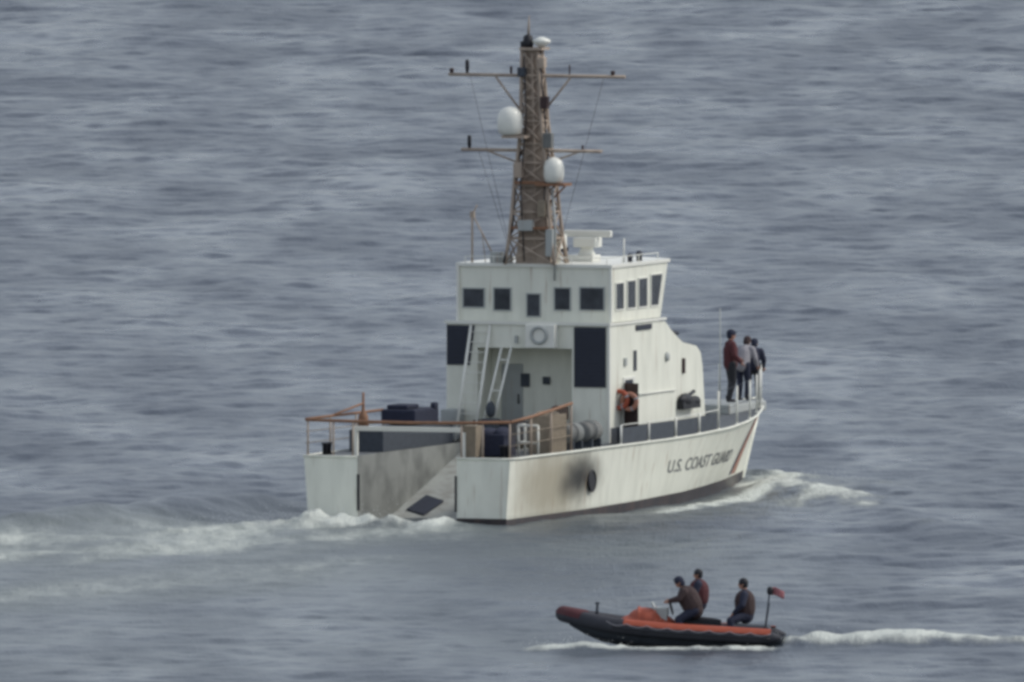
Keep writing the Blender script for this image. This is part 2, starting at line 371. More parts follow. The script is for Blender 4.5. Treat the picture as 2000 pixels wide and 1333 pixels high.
def hullpt(s, t):                    # s: 0..1 along, t: 0 waterline .. 1 deck (negative below water)
    fd, fw = s * 26.5, s * 25.1
    f = lerp(fw, fd, t)
    wl, dk = interp(fw, BW), interp(fd, BD)
    z = ZD(fd) * t
    if t >= 0: b = lerp(wl, dk, t ** 1.1)
    else: b = wl * (1 + .55 * t)
    return b, f, z
def side(f, z, off=0.0):             # starboard skin at given f, z
    t = max(0, min(1, z / ZD(f))); s = f / lerp(25.1, 26.5, t)
    return hullpt(s, t)[0] + off
def zboot(f): return interp(f, [(0, .12), (6, .14), (12, .22), (18, .29), (25.1, .30)])

NG, RL = 1.40, 8.0        # half width of the notch, ramp length
# shell
mb = MB(); NS = 60; ts = [-.7, -.35, 0, .15, .3, .45, .6, .75, .9, 1.0]
for sg in (1, -1):
    vs = []
    for i in range(NS + 1):
        s = (i / NS)
        for t in ts:
            b, f, z = hullpt(s, t); vs.append((sg * b, f, z))
    k = len(ts); fs = []
    for i in range(NS):
        for j in range(k - 1):
            q = (i * k + j, (i + 1) * k + j, (i + 1) * k + j + 1, i * k + j + 1)
            fs.append(q if sg > 0 else q[::-1])
    mb.add(vs, fs, 0, True)
    # transom lobe
    prof = [(hullpt(0, t)[0], hullpt(0, t)[2]) for t in ts]
    vs = [(sg * NG, 0, ts[0] * 1.74), (sg * NG, 0, ZD(0))] + [(sg * b, 0, z) for b, z in prof]
    fs = [[0] + list(range(2, len(vs))) + [1]]
    mb.add(vs, fs if sg > 0 else [fs[0][::-1]])
hull = P('hull', mb, M['hull'])
# notch inner walls and ramp
for sg in (1, -1):
    mb = MB(); vs = [(sg * NG, 0, -1.2), (sg * NG, RL + .6, -1.2), (sg * NG, RL + .6, ZD(RL) + .01), (sg * NG, 0, ZD(0))]
    mb.add(vs, [(0, 1, 2, 3)]); P('ramp_side_wall', mb, M['ramp'])
mb = MB(); N = 16
vs = []
for i in range(N + 1):
    f = i / N * RL; z = lerp(-.50, 1.62, (i / N) ** 1.15)
    for a in (-NG, -.6, 0, .6, NG): vs.append((a, f, z - .10 * (1 - abs(a) / NG)))
fs = [(i * 5 + j, i * 5 + j + 1, (i + 1) * 5 + j + 1, (i + 1) * 5 + j) for i in range(N) for j in range(4)]
mb.add(vs, fs, 0, True)
ramp = P('stern_ramp', mb, M['floor'])
def rz(f): return lerp(-.50, 1.62, (f / RL) ** 1.15)
mb = MB(); vs = [(a, f, rz(f) - .10 * (1 - abs(a) / NG) + h_) for h_ in (.0, .05) for a, f in ((-1.15, 3.0), (-.55, 2.7), (-.45, 3.9), (-1.05, 4.2))]
mb.add(vs, [(3, 2, 1, 0), (4, 5, 6, 7), (0, 1, 5, 4), (1, 2, 6, 5), (2, 3, 7, 6), (3, 0, 4, 7)])
P('ramp_drain', mb, M['louvre'], ramp)
for a in (-NG, NG - .05): mb = MB(); mb.box(a, a + .05, -.035, .05, .30, 1.25); P('rubber_fender', mb, M['black'])
# deck with the notch cut out
mb = MB(); st = [0, 2, 4, 6, 8] + list(range(9, 27)) + [26.45]
for sg in (1, -1):
    for i in range(len(st) - 1):
        f0, f1 = st[i], st[i + 1]
        inn = NG if f1 <= 8 else 0
        o0, o1 = interp(f0, BD) - .02, interp(f1, BD) - .02
        if o1 < 0.02: o1 = 0.02
        q = [(sg * inn, f0, ZD(f0) - .03), (sg * o0, f0, ZD(f0) - .03), (sg * o1, f1, ZD(f1) - .03), (sg * inn, f1, ZD(f1) - .03)]
        mb.add(q if sg > 0 else q[::-1], [(0, 1, 2, 3)])
P('deck', mb, M['deck'])
# boot stripe (conformal, 8 mm proud), rub rail
def strip(name, fs_, z0, z1, m, off=.008, nz=4, both=True, slant=0.0):
    for sg in ((1, -1) if both else (1,)):
        mb = MB(); vs = []
        for f in fs_:
            a0 = z0(f) if callable(z0) else z0; a1 = z1(f) if callable(z1) else z1
            for j in range(nz + 1):
                z = lerp(a0, a1, j / nz); ff = f + slant * z
                vs.append((sg * side(ff, z, off) if z >= 0 else sg * (side(ff, 0, off)), ff, z))
        k = nz + 1; fc = []
        for i in range(len(fs_) - 1):
            for j in range(nz):
                q = (i * k + j, (i + 1) * k + j, (i + 1) * k + j + 1, i * k + j + 1); fc.append(q if sg > 0 else q[::-1])
        mb.add(vs, fc, 0, True); P(name, mb, m)
strip('boot_stripe', [x * .5 for x in range(0, 51)] , -.6, zboot, M['wet'])
mb = MB(); mb.box(NG + .0, 2.80, -.01, .0, -.5, .14); P('transom_boot_stripe', mb, M['wet'])
mb = MB(); mb.box(-2.79, -NG, -.01, 0, -.5, .08); P('transom_boot_stripe', mb, M['wet'])
for sg in (1, -1):
    mb = MB(); mb.tube([(sg * NG, -.01, ZD(0) - .03)] + [(sg * (hullpt(i / 40, 1)[0] + .01), hullpt(i / 40, 1)[1], hullpt(i / 40, 1)[2] - .03) for i in range(41)], .035, 6)
    P('rub_rail', mb, M['white'])
strip('red_stripe', [21.3 + .1 * i for i in range(13)], .36, lambda f: ZD(f) - .03, M['red'], .01, 6, True, .3)
strip('blue_stripe', [20.9 + .1 * i for i in range(3)], .36, lambda f: ZD(f) - .03, M['blue'], .01, 6, True, .3)
# stem
mb = MB(); mb.tube([(0, 25.12, -.3), (0, 25.12, 0), (0, 25.8, 1.0), (0, 26.52, 2.05)], [.05, .05, .05, .06], 8); P('stem', mb, M['white'])
# exhaust
mb = MB(); a = side(6.2, .88)
mb.tube([(a + .03, 6.2 + .27 * math.cos(t), .88 + .27 * math.sin(t)) for t in [i * math.pi / 10 for i in range(20)]], .035, 6, closed=True)
ex = P('exhaust_outlet', mb, M['black'])
mb = MB(); mb.lathe([(.24, 0), (.24, .02)], (a + .02, 6.2, .88), 20, 0, Matrix.Rotation(math.pi / 2, 3, 'Y')); P('exhaust_opening', mb, M['black'], ex)
# lettering
def lettering(txt, f0, f1, z0, z1, m):
    cu = bpy.data.curves.new('lettering', 'FONT'); cu.body = txt; cu.size = 1; cu.offset = 0.012
    t = bpy.data.objects.new('t', cu); COL.objects.link(t)
    dg = bpy.context.evaluated_depsgraph_get(); me = bpy.data.meshes.new_from_object(t.evaluated_get(dg))
    bpy.data.objects.remove(t)
    xs = [v.co.x for v in me.vertices]; ys = [v.co.y for v in me.vertices]
    x0, x1, y0, y1 = min(xs), max(xs), min(ys), max(ys)
    for v in me.vertices:
        f = lerp(f0, f1, (v.co.x - x0) / (x1 - x0)); z = lerp(z0, z1, (v.co.y - y0) / (y1 - y0))
        v.co = (side(f, z, .012), f, z)
    me.materials.clear(); me.materials.append(m)
    o = bpy.data.objects.new('lettering', me); COL.objects.link(o); o.parent = ship
    o['label'] = 'dark grey lettering reading U.S. COAST GUARD'
lettering('U.S. COAST GUARD', 12.2, 19.3, .82, 1.16, M['letter'])

# ---------------- deckhouse
HW = [(9, 2.30), (13, 2.30), (16.9, 2.12)]
TOP = [(9, 4.87), (13.2, 4.80), (13.7, 4.55), (14.7, 4.18), (15.9, 4.03), (16.25, 3.85), (16.42, 3.5), (16.8, 1.75)]
mb = MB(); base = 1.72
fs_ = [9, 10, 11, 12, 13.2, 13.7, 14.7, 15.9, 16.25, 16.42]
def hwf(f): return interp(f, HW)
vs = []
for f in fs_:
    z = interp(f, TOP); h = hwf(f)
    vs += [(-h, f, base), (-h, f, z), (h, f, z), (h, f, base)]
fc = []
for i in range(len(fs_) - 1):
    for j in range(3): fc.append((i * 4 + j, i * 4 + j + 1, (i + 1) * 4 + j + 1, (i + 1) * 4 + j))
o = (len(fs_) - 1) * 4
vs += [(-2.1, 16.8, base), (2.1, 16.8, base)]
fc += [(o + 1, len(vs) - 2, len(vs) - 1, o + 2), (o, len(vs) - 2, o + 1), (o + 3, o + 2, len(vs) - 1)]
mb.add(vs, fc)
RA0, RA1, RZ, RF = -1.42, 1.24, 4.22, 10.1   # recess
mb.add([(-2.3, 9, base), (RA0, 9, base), (RA0, 9, 4.87), (-2.3, 9, 4.87)], [(0, 1, 2, 3)])
mb.add([(RA1, 9, base), (2.3, 9, base), (2.3, 9, 4.87), (RA1, 9, 4.87)], [(0, 1, 2, 3)])
mb.add([(RA0, 9, RZ), (RA1, 9, RZ), (RA1, 9, 4.87), (RA0, 9, 4.87)], [(0, 1, 2, 3)])
mb.add([(RA0, 9, RZ), (RA0, RF, RZ), (RA1, RF, RZ), (RA1, 9, RZ)], [(0, 1, 2, 3)])
mb.add([(RA0, RF, base), (RA1, RF, base), (RA1, RF, RZ), (RA0, RF, RZ)], [(0, 1, 2, 3)])
mb.add([(RA0, 9, base), (RA0, RF, base), (RA0, RF, RZ), (RA0, 9, RZ)], [(0, 1, 2, 3)])
mb.add([(RA1, 9, base), (RA1, RF, base), (RA1, RF, RZ), (RA1, 9, RZ)], [(0, 3, 2, 1)])
house = P('deckhouse', mb, M['white'])
mb = MB(); mb.box(-2.34, 2.34, 8.94, 9.04, 4.84, 4.92); P('eave_trim', mb, M['trim'], house)
mb = MB(); mb.box(2.26, 2.34, 9.04, 13.2, 4.84, 4.90); P('eave_trim', mb, M['trim'], house)
mb = MB(); mb.box(2.27, 2.325, 8.95, 9.03, 1.75, 4.83); P('corner_post', mb, M['trim'], house)
# side air intakes: louvred panels
def louvre(a0, a1, z0, z1, f, skew=0):
    mb = MB(); mb.add([(a0, f - .03, z0), (a1 - skew, f - .03, z0), (a1, f - .03, z1), (a0, f - .03, z1), (a0, f + .0, z0), (a1 - skew, f + .0, z0), (a1, f + .0, z1), (a0, f + .0, z1)],
        [(0, 1, 2, 3), (0, 4, 5, 1), (1, 5, 6, 2), (2, 6, 7, 3), (3, 7, 4, 0)])
    n = int((z1 - z0) / .11)
    for i in range(1, n):
        z = z0 + (z1 - z0) * i / n; mb.box(a0 + .03, a1 - .03 - skew, f - .05, f - .031, z - .02, z + .015)
    o = P('louvre_panel', mb, M['louvre'], house)
louvre(1.31, 2.20, 3.21, 4.80, 9.0)
louvre(-2.28, -1.50, 3.75, 4.80, 9.0, .14)
# aft wall details
mb = MB(); mb.box(.02, .85, 8.72, 8.99, 4.24, 4.86); lk = P('aft_locker', mb, M['trim'], house, .02)
mb = MB(); mb.tube([(.42 + .21 * math.cos(t), 8.70, 4.58 + .21 * math.sin(t)) for t in [i * math.pi / 8 for i in range(16)]], .045, 8, closed=True); P('hose_reel', mb, M['grey'], lk)
mb = MB(); mb.box(-.35, -.27, 8.93, 8.99, 4.35, 4.55); P('junction_box', mb, M['grey'], house)
for (a0, a1, z0, z1) in ((.02, .22, 3.22, 3.42), (-.6, -.36, 3.15, 3.5)):
    mb = MB(); mb.box(a0, a1, RF - .07, RF, z0, z1); P('wall_fitting', mb, M['dgrey'], house, .01)
mb = MB(); mb.box(-1.15, -.55, RF - .04, RF, 1.9, 3.75); dr = P('aft_door', mb, M['grey'], house, .02)
mb = MB(); mb.bar((-.65, RF - .09, 2.7), (-.65, RF - .09, 2.95), .02); P('door_handle', mb, M['black'], dr)
mb = MB(); mb.box(-2.25, -1.75, 8.4, 8.9, 1.8, 2.6); P('port_locker', mb, M['grey'], house, .03)
# ladder from deck to the bridge level
mb = MB()
for a in (-1.72, -1.18):
    mb.bar((a, 8.1, 1.78), (a + .12, 9.0, 4.85), .042)
for i in range(11):
    t = (i + .7) / 11.5; mb.bar((-1.72 + .12 * t, lerp(8.1, 9.0, t), lerp(1.78, 4.85, t)), (-1.18 + .12 * t, lerp(8.1, 9.0, t), lerp(1.78, 4.85, t)), .011)
P('ladder', mb, M['trim'])
mb = MB()
for a in (-1.05, -.78): mb.bar((a + .0, 8.25, 1.95), (a + .32, 8.98, 4.25), .034)
for t in (.15, .5, .85): mb.bar((-1.05 + .32 * t, lerp(8.25, 8.98, t), lerp(1.95, 4.25, t)), (-.78 + .32 * t, lerp(8.25, 8.98, t), lerp(1.95, 4.25, t)), .02)
P('brace_pipe', mb, M['trim'])
# side details of the deckhouse
def onside(name, f0, f1, z0, z1, m, th=.02, par=None, bv=.01):
    mb = MB(); h = hwf((f0 + f1) / 2); mb.box(h - .03, h + th, f0, f1, z0, z1); return P(name, mb, m, par or house, bv)
onside('doorway_shade_panel', 10.1, 10.72, 2.0, 3.36, M['louvre'], .01)  # flat dark panel, painted shade of the open doorway
fr = onside('door_frame', 10.0, 10.1, 1.95, 3.44, M['trim'], .03); onside('door_frame', 10.72, 10.86, 1.95, 3.44, M['trim'], .03)
onside('door_header', 10.1, 10.72, 3.36, 3.44, M['trim'], .03)
mb = MB(); mb.add([(2.31, 10.05, 1.95), (2.36, 10.03, 1.95), (2.36, 10.03, 3.3), (2.31, 10.05, 3.3), (2.80, 9.72, 1.95), (2.84, 9.74, 1.95), (2.84, 9.74, 3.3), (2.80, 9.72, 3.3)],
       [(0, 3, 7, 4), (1, 5, 6, 2), (3, 2, 6, 7), (0, 4, 5, 1), (4, 7, 6, 5), (0, 1, 2, 3)]); dr = P('side_door', mb, M['drab'])
mb = MB(); mb.bar((2.75, 9.70, 2.6), (2.75, 9.70, 2.8), .02); P('door_handle', mb, M['black'], dr)
onside('porthole', 10.78, 11.02, 3.58, 4.12, M['glass'], .02)
onside('side_fitting', 10.05, 10.22, 3.74, 3.95, M['grey'], .05)
mb = MB(); mb.lathe([(.13, 0), (.11, .06), (.05, .07)], (2.29, 13.3, 3.85), 14, 0, Matrix.Rotation(math.pi / 2, 3, 'Y')); P('floodlight', mb, M['grey'], house)
onside('side_fitting', 14.65, 14.78, 3.35, 3.75, M['drab'], .06)
onside('air_vent', 10.95, 12.1, 4.64, 4.78, M['louvre'], .04)
onside('house_plinth', 9.05, 16.3, 1.74, 2.14, M['dgrey'], .03)
mb = MB()
h = hwf(14.8)
mb.box(h + .01, h + .22, 14.2, 15.5, 2.42, 2.62); mb.ball((h + .12, 14.6, 2.66), .14, .42, .17); mb.ball((h + .12, 15.3, 2.60), .12, .34, .14); mb.bar((h + .1, 14.2, 2.6), (h + .14, 15.2, 2.86), .05)
P('bundled_gear', mb, M['black'])
# handrail line on the deckhouse side
mb = MB(); mb.bar((2.36, 11.0, 2.95), (2.3, 14.0, 2.95), .02); P('grab_rail', mb, M['trim'], house)
# gun/searchlight on the sloping front
mb = MB(); mb.lathe([(.16, 0), (.12, .35), (.14, .4)], (1.5, 14.6, 4.15), 12); mb.ball((1.5, 14.6, 4.68), .2, .22, .16)
mb.bar((1.5, 14.6, 4.5), (1.62, 15.9, 4.36), .06); mb.box(1.35, 1.7, 14.9, 15.3, 4.18, 4.42); P('deck_gun', mb, M['louvre'])

# ---------------- wheelhouse
BA = 2.16; Z0, Z1 = 4.90, 6.34
bot = [(-BA, 9.5), (-BA, 13.2), (-1.1, 13.9), (1.1, 13.9), (BA, 13.2), (BA, 9.5)]
top = [(-BA, 9.5), (-BA, 13.75), (-1.1, 14.5), (1.1, 14.5), (BA, 13.75), (BA, 9.5)]
mb = MB(); k = 6
vs = [(a, f, Z0) for a, f in bot] + [(a, f, Z1) for a, f in top]
mb.add(vs, [(j, j + k, (j + 1) % k + k, (j + 1) % k) for j in range(k)] + [tuple(range(6, 12))])
wh = P('wheelhouse', mb, M['white'])
mb = MB(); top2 = [(a * 1.02, f + (-.06 if f < 10 else .08)) for a, f in top]
mb.add([(a, f, Z1 + .004) for a, f in top2] + [(a, f, Z1 + .09) for a, f in top2],
       [(j, j + k, (j + 1) % k + k, (j + 1) % k) for j in range(k)] + [tuple(range(6, 12)), (5, 4, 3, 2, 1, 0)])
P('roof', mb, M['trim'], wh)
for a in (-2.19, 2.12): mb = MB(); mb.box(a, a + .07, 9.44, 9.5, Z0, Z1); P('corner_trim', mb, M['trim'], wh)
def aftwin(a0, a1, z0, z1):
    mb = MB(); t = .035; f = 9.47
    mb.box(a0 - t, a1 + t, f, f + .03, z1, z1 + t); mb.box(a0 - t, a1 + t, f, f + .03, z0 - t, z0)
    mb.box(a0 - t, a0, f, f + .03, z0, z1); mb.box(a1, a1 + t, f, f + .03, z0, z1)
    w_ = P('window', mb, M['grey'], wh); mb = MB(); mb.box(a0, a1, 9.482, 9.50, z0, z1); P('pane', mb, M['glass'], w_)
for r in ((-2.0, -1.43, 5.27, 5.74), (-1.13, -.68, 5.20, 5.76), (-.20, .15, 5.05, 5.62), (.58, 1.0, 5.23, 5.79), (1.3, 1.95, 5.24, 5.81)): aftwin(*r)
def sidewin(f0, f1, z0, z1, rake=0):
    for sg in (1, -1):
        a = sg * BA; b = sg * (BA + .03); c = sg * (BA + .014); t = .035
        mb = MB()
        def bx(p): 
            q = [(a, *x) for x in p] + [(b, *x) for x in p]
            fc = [(0, 1, 2, 3), (4, 7, 6, 5), (0, 4, 5, 1), (1, 5, 6, 2), (2, 6, 7, 3), (3, 7, 4, 0)]; mb.add(q, fc)
        bx([(f0 - t, z1), (f1 + rake + t, z1), (f1 + rake + t, z1 + t), (f0 - t, z1 + t)])
        bx([(f0 - t, z0 - t), (f1 + t, z0 - t), (f1 + t, z0), (f0 - t, z0)])
        bx([(f0 - t, z0), (f0, z0), (f0, z1), (f0 - t, z1)]); bx([(f1, z0), (f1 + t, z0), (f1 + t + rake, z1), (f1 + rake, z1)])
        w_ = P('window', mb, M['trim'], wh)
        mb = MB(); mb.add([(c, f0, z0), (c, f1, z0), (c, f1 + rake, z1), (c, f0, z1)], [(0, 1, 2, 3)]); P('pane', mb, M['glass'], w_)
for r in ((9.82, 10.38, 5.24, 5.92), (10.68, 11.27, 5.24, 5.95), (11.52, 12.15, 5.24, 5.98), (12.45, 12.98, 5.24, 6.04, .3)): sidewin(*r)
# front windows (seen only from another position)
for a in (-.75, 0, .75):
    mb = MB(); pts = []
    for (z, da) in ((5.35, -.3), (5.35, .3), (6.05, .3), (6.05, -.3)): pts.append((a + da, lerp(13.9, 14.5, (z - Z0) / (Z1 - Z0)) + .012, z))
    mb.add(pts, [(0, 1, 2, 3)]); P('front_window', mb, M['glass'], wh)
# roof gear
mb = MB()
for a, f in ((-2.0, 9.6), (-1.2, 9.6), (1.0, 9.6), (2.0, 9.6), (2.0, 10.8), (2.0, 12), (2.05, 13.3)): mb.bar((a, f, 6.42), (a, f, 6.60), .015)
mb.tube([(-2.0, 9.6, 6.6), (2.0, 9.6, 6.6), (2.0, 12, 6.6), (2.05, 13.3, 6.6)], .013, 6)
P('roof_rail', mb, M['trim'], wh)
for (a, f, r, h) in ((1.94, 11.5, .07, .22), (1.9, 12.3, .08, .26)):
    mb = MB(); mb.lathe([(r, 0), (r, h * .5), (r * 1.3, h * .55), (r * .8, h)], (a, f, 6.43), 10); P('roof_light', mb, M['louvre'], wh)
mb = MB(); mb.bar((1.77, 11.5, 6.43), (1.77, 11.5, 7.05), .022); P('whip_antenna', mb, M['trim'], wh)
mb = MB(); mb.box(-1.35, -1.05, 9.7, 10, 6.43, 6.72); P('roof_box', mb, M['grey'], wh, .02)
mb = MB(); mb.box(-.98, -.75, 9.7, 9.9, 6.43, 6.62); P('roof_box', mb, M['grey'], wh, .02)
mb = MB(); mb.bar((-1.84, 9.7, 6.43), (-1.84, 9.7, 7.75), .03); mb.bar((-1.84, 9.7, 7.72), (-1.25, 9.9, 6.5), .02); mb.bar((-1.84, 9.7, 7.7), (-1.7, 9.7, 7.95), .02); mb.bar((-1.6, 9.8, 7.2), (-1.5, 9.8, 6.43), .012)
mb.box(-1.89, -1.77, 9.66, 9.74, 7.62, 7.78)
P('signal_davit', mb, M['mast'], wh)
# radar on the roof
mb = MB(); mb.box(.30, 1.0, 11.2, 11.8, 6.43, 6.60); mb.lathe([(.24, 0), (.17, .15), (.17, .36), (.24, .42)], (.72, 11.5, 6.60), 12); rd = P('radar', mb, M['trim'], None, .015)
mb = MB(); mb.box(.10, 1.42, 11.42, 11.58, 7.07, 7.25); P('radar_scanner', mb, M['trim'], rd, .03)
mb = MB(); mb.box(.42, 1.06, 11.25, 11.75, 6.80, 7.06); P('radar_gearbox', mb, M['trim'], rd, .03)
mb = MB(); mb.lathe([(.08, 0), (.06, .5), (.15, .55), (.15, .68)], (.25, 10.6, 6.43), 10); mb.box(.02, .40, 10.35, 10.85, 6.80, 7.16); P('searchlight', mb, M['trim'], wh)
mb = MB(); mb.ball((-.03, 10.6, 7.3), .13, .14, .15); mb.bar((-.03, 10.6, 7.3), (.1, 10.6, 7.0), .03); P('camera_turret', mb, M['louvre'], wh)
mb = MB(); mb.ball((.12, 11.4, 6.74), .12, .12, .09); mb.bar((.12, 11.4, 6.7), (.12, 11.4, 6.43), .03); P('horn', mb, M['louvre'], wh)

# ---------------- mast
MF = 9.75
mb = MB()
def quadp(z, t=None):
    # half width / centre across the ship by height
    c = interp(z, [(6.4, -.05), (9.3, -.08), (12.1, -.17)]); h = interp(z, [(6.4, .70), (7.3, .56), (8.9, .44), (9.3, .37), (10, .30), (12.1, .22)])
    d = interp(z, [(6.4, .50), (9.3, .30), (12.1, .17)])
    return c, h, d
def corner(z, i):
    c, h, d = quadp(z); return (c + h * (1, 1, -1, -1)[i], MF + d * (1, -1, -1, 1)[i], z)
zz = [6.42, 7.1, 7.8, 8.5, 9.1, 9.6, 10.2, 10.8, 11.4, 12.1]
for i in range(4): mb.tube([corner(z, i) for z in zz], .05, 6)
for a, b in zip(zz[:-1], zz[1:]):
    for i in range(4):
        j = (i + 1) % 4; mb.bar(corner(a, i), corner(b, j), .028, 6); mb.bar(corner(b, i), corner(b, j), .03, 6)
        mb.bar(corner(a, j), corner(b, i), .022, 6)
mast = P('mast', mb, M['mast'])
# plated core: ladder trunk with cable runs
mb = MB()
vs = []
for z in zz:
    c, h, d = quadp(z); q = .70 if z < 9 else .8
    for i in range(4): vs.append((c + q * h * (1, 1, -1, -1)[i], MF + .55 * d * (1, -1, -1, 1)[i], z))
mb.add(vs, [(r * 4 + j, r * 4 + (j + 1) % 4, (r + 1) * 4 + (j + 1) % 4, (r + 1) * 4 + j) for r in range(len(zz) - 1) for j in range(4)] + [(36, 37, 38, 39)])
P('mast_trunk', mb, M['mast'], mast)
mb = MB()
for a in (-.30, .05): mb.tube([(a, MF - .42, 6.45), (a * .8 - .03, MF - .28, 9.2), (a * .5 - .12, MF - .2, 12)], .02, 6)
for i in range(22):
    z = 6.6 + i * .25; t = (z - 6.45) / 5.55; mb.bar((lerp(-.3, -.27, t), MF - lerp(.42, .2, t), z), (lerp(.05, -.09, t), MF - lerp(.42, .2, t), z), .012, 6)
P('mast_ladder', mb, M['mast'], mast)
mb = MB(); mb.tube([(-.76, MF - .52, 6.45), (-.60, MF - .36, 7.4), (-.50, MF - .32, 8.8), (-.42, MF - .22, 9.4)], .045, 6); P('cable_run', mb, M['black'], mast)
mb = MB(); mb.tube([(.62, MF - .4, 6.0), (.62, MF - .36, 7.4), (.52, MF - .3, 8.4)], .035, 6); P('signal_pole', mb, M['grey'], mast)
for z in (7.35, 8.55):
    mb = MB(); c, h, d = quadp(z); mb.box(c - h * .9, c + h * .9, MF - d - .1, MF + d, z, z + .06)
    P('mast_platform', mb, M['rust'], mast)
for (z, a0, a1, br) in ((11.40, -2.48, 2.50, 1), (9.42, -2.12, 1.82, 0)):
    mb = MB(); mb.bar((a0, MF - .1, z), (a1, MF - .1, z), .045); mb.bar((a0 * .95, MF + .25, z), (a1 * .95, MF + .25, z), .025)
    for t in np.linspace(.02, .98, 9): mb.bar((lerp(a0, a1, t), MF - .1, z), (lerp(a0 * .95, a1 * .95, t), MF + .25, z), .018, 6)
    if br:
        for sg in (1, -1): mb.bar((sg * 1.05 - .1, MF - .1, z - .05), (sg * .28 - .12, MF - .1, z - 1.0), .03)
    else:
        for sg in (1, -1): mb.bar((sg * 1.3 - .1, MF - .1, z - .02), (sg * .36 - .1, MF - .1, z - .35), .025)
    yard = P('yardarm', mb, M['mast'], mast)
    ants = ((-1.96, .36, .055, 1), (-2.40, .13, .06, 0), (-.72, .2, .035, 0), (.93, .26, .022, 0), (2.15, .12, .06, 0)) if br else ((-1.9, .34, .055, 1), (1.3, .12, .03, 0))
    for (a, h, r, bk) in ants:
        mb = MB(); mb.lathe([(r * .6, 0), (r, h * .3), (r, h * .9), (r * .5, h)], (a, MF - .1, z + .04), 10); P('antenna', mb, M['black'] if bk else M['drab'], yard)
    for (a0_, a1_) in ((lerp(a0, a1, .12), -.6), (lerp(a0, a1, .88), .6)): mb = MB(); mb.bar((a0_, MF - .1, z), (a1_, MF - .3, 6.5), .005, 4); P('halyard', mb, M['drab'], mast)
mb = MB(); mb.lathe([(.20, -.16), (.30, -.12), (.335, .04), (.335, .25), (.30, .42), (.20, .54), (.06, .59)], (-.58, MF - .55, 10.0), 20)
rdm = P('radome', mb, M['trim'], mast); mb = MB(); mb.box(-.75, -.1, MF - .75, MF, 9.76, 9.83); P('radome_bracket', mb, M['mast'], rdm)
mb = MB(); mb.lathe([(.16, -.30), (.24, -.26), (.27, -.1), (.27, .12), (.22, .28), (.1, .36), (.03, .38)], (.56, MF - .3, 8.88), 18)
rdm = P('radome', mb, M['trim'], mast); mb = MB(); mb.box(.1, .92, MF - .5, MF + .1, 8.50, 8.57); mb.bar((.85, MF - .2, 8.5), (.35, MF - .2, 8.0), .025); P('radome_bracket', mb, M['rust'], rdm)
for (a_, f_, z_, sx, sz, mm) in ((.42, -.35, 9.7, .12, .2, 'mutedgrey'), (-.40, -.40, 8.9, .12, .2, 'mast'), (.28, -.42, 7.9, .11, .22, 'tan'), (-.15, -.5, 7.45, .2, .14, 'grey'), (.30, -.30, 10.7, .1, .16, 'drab'), (-.35, -.28, 11.5, .1, .12, 'dgrey'), (.22, -.25, 11.75, .08, .14, 'mast'), (.5, -.42, 7.0, .1, .36, 'grey')):
    mb = MB(); mb.box(a_ - sx, a_ + sx, MF + f_ - .1, MF + f_ + .12, z_ - sz, z_ + sz); P('junction_box', mb, M[mm], mast, .02)
for pts_ in (((.45, -.3, 6.5), (.33, -.42, 8.2), (.40, -.3, 9.3), (.16, -.3, 11.9)), ((-.2, -.5, 6.5), (-.32, -.46, 8.5), (-.2, -.35, 10.2), (-.3, -.25, 11.9))):
    mb = MB(); mb.tube([(a_, MF + f_, z_) for a_, f_, z_ in pts_], .018, 6); P('cable', mb, M['black'], mast)
mb = MB(); mb.box(-.42, .22, MF - .3, MF + .3, 12.08, 12.14); tp = P('mast_platform', mb, M['mast'], mast)
mb = MB(); mb.lathe([(.13, 0), (.15, .1), (.12, .3), (.05, .34)], (-.28, MF, 12.14), 12); mb.box(-.46, -.2, MF - .1, MF + .1, 12.1, 12.3); P('masthead_light', mb, M['black'], mast)
mb = MB(); mb.lathe([(.06, 0), (.24, .14), (.24, .2), (.05, .28)], (.1, MF, 12.14), 14); P('masthead_dome', mb, M['trim'], mast)
mb = MB(); mb.tube([(-.27, MF, 12.45), (-.26, MF, 12.75), (-.25, MF, 12.98)], [.04, .03, .01], 6); P('masthead_spike', mb, M['mast'], mast)

# ---------------- rails
def post(f, a, h, r=.022, m='trim', name='stanchion'):
    mb = MB(); mb.bar((a, f, ZD(f) - .03), (a, f, ZD(f) + h), r, 8); mb.lathe([(r * 2.2, 0), (r * 1.6, .04)], (a, f, ZD(f) - .03), 8); return P(name, mb, M[m])
for f in (8.3, 10.4, 12.5, 14.4):
    for sg in (1, -1): post(f, sg * (interp(f, BD) - .06), .50, .03)
for f in (16.2, 18.2, 20.2, 22.0, 23.6, 25.0, 26.1):
    for sg in (1, -1):
        a = max(interp(f, BD) - .06, .05); post(f, sg * a, 1.0, .03)
for sg in (1, -1):
    mb = MB(); mb.tube([(sg * (interp(f, BD) - .06), f, ZD(f) + .50) for f in np.linspace(8.3, 16.2, 12)], .014, 6); P('lifeline', mb, M['trim'])
    for h in (.5, 1.0): mb = MB(); mb.tube([(sg * max(interp(f, BD) - .06, .05), f, ZD(f) + h) for f in np.linspace(16.2, 26.1, 20)], .006, 6); P('lifeline', mb, M['dgrey'])
for sg in (1, -1):
    for (f0, f1) in ((8.4, 10.3), (10.5, 12.4), (12.6, 14.3), (14.5, 16.1)):
        mb = MB(); p = [(sg * (interp(f, BD) - .075), f) for f in np.linspace(f0, f1, 5)]
        vs = [(a, f, ZD(f) + .0) for a, f in p] + [(a, f, ZD(f) + .42) for a, f in p]
        mb.add(vs, [(i, i + 1, i + 6, i + 5) for i in range(4)])
        wc = P('weather_cloth', mb, M['dgrey']); sdm = wc.modifiers.new('s', 'SOLIDIFY'); sdm.thickness = .012
mb = MB(); mb.bar((1.30, 20, 1.85), (1.30, 20, 4.85), .018); P('jackstaff', mb, M['grey'])
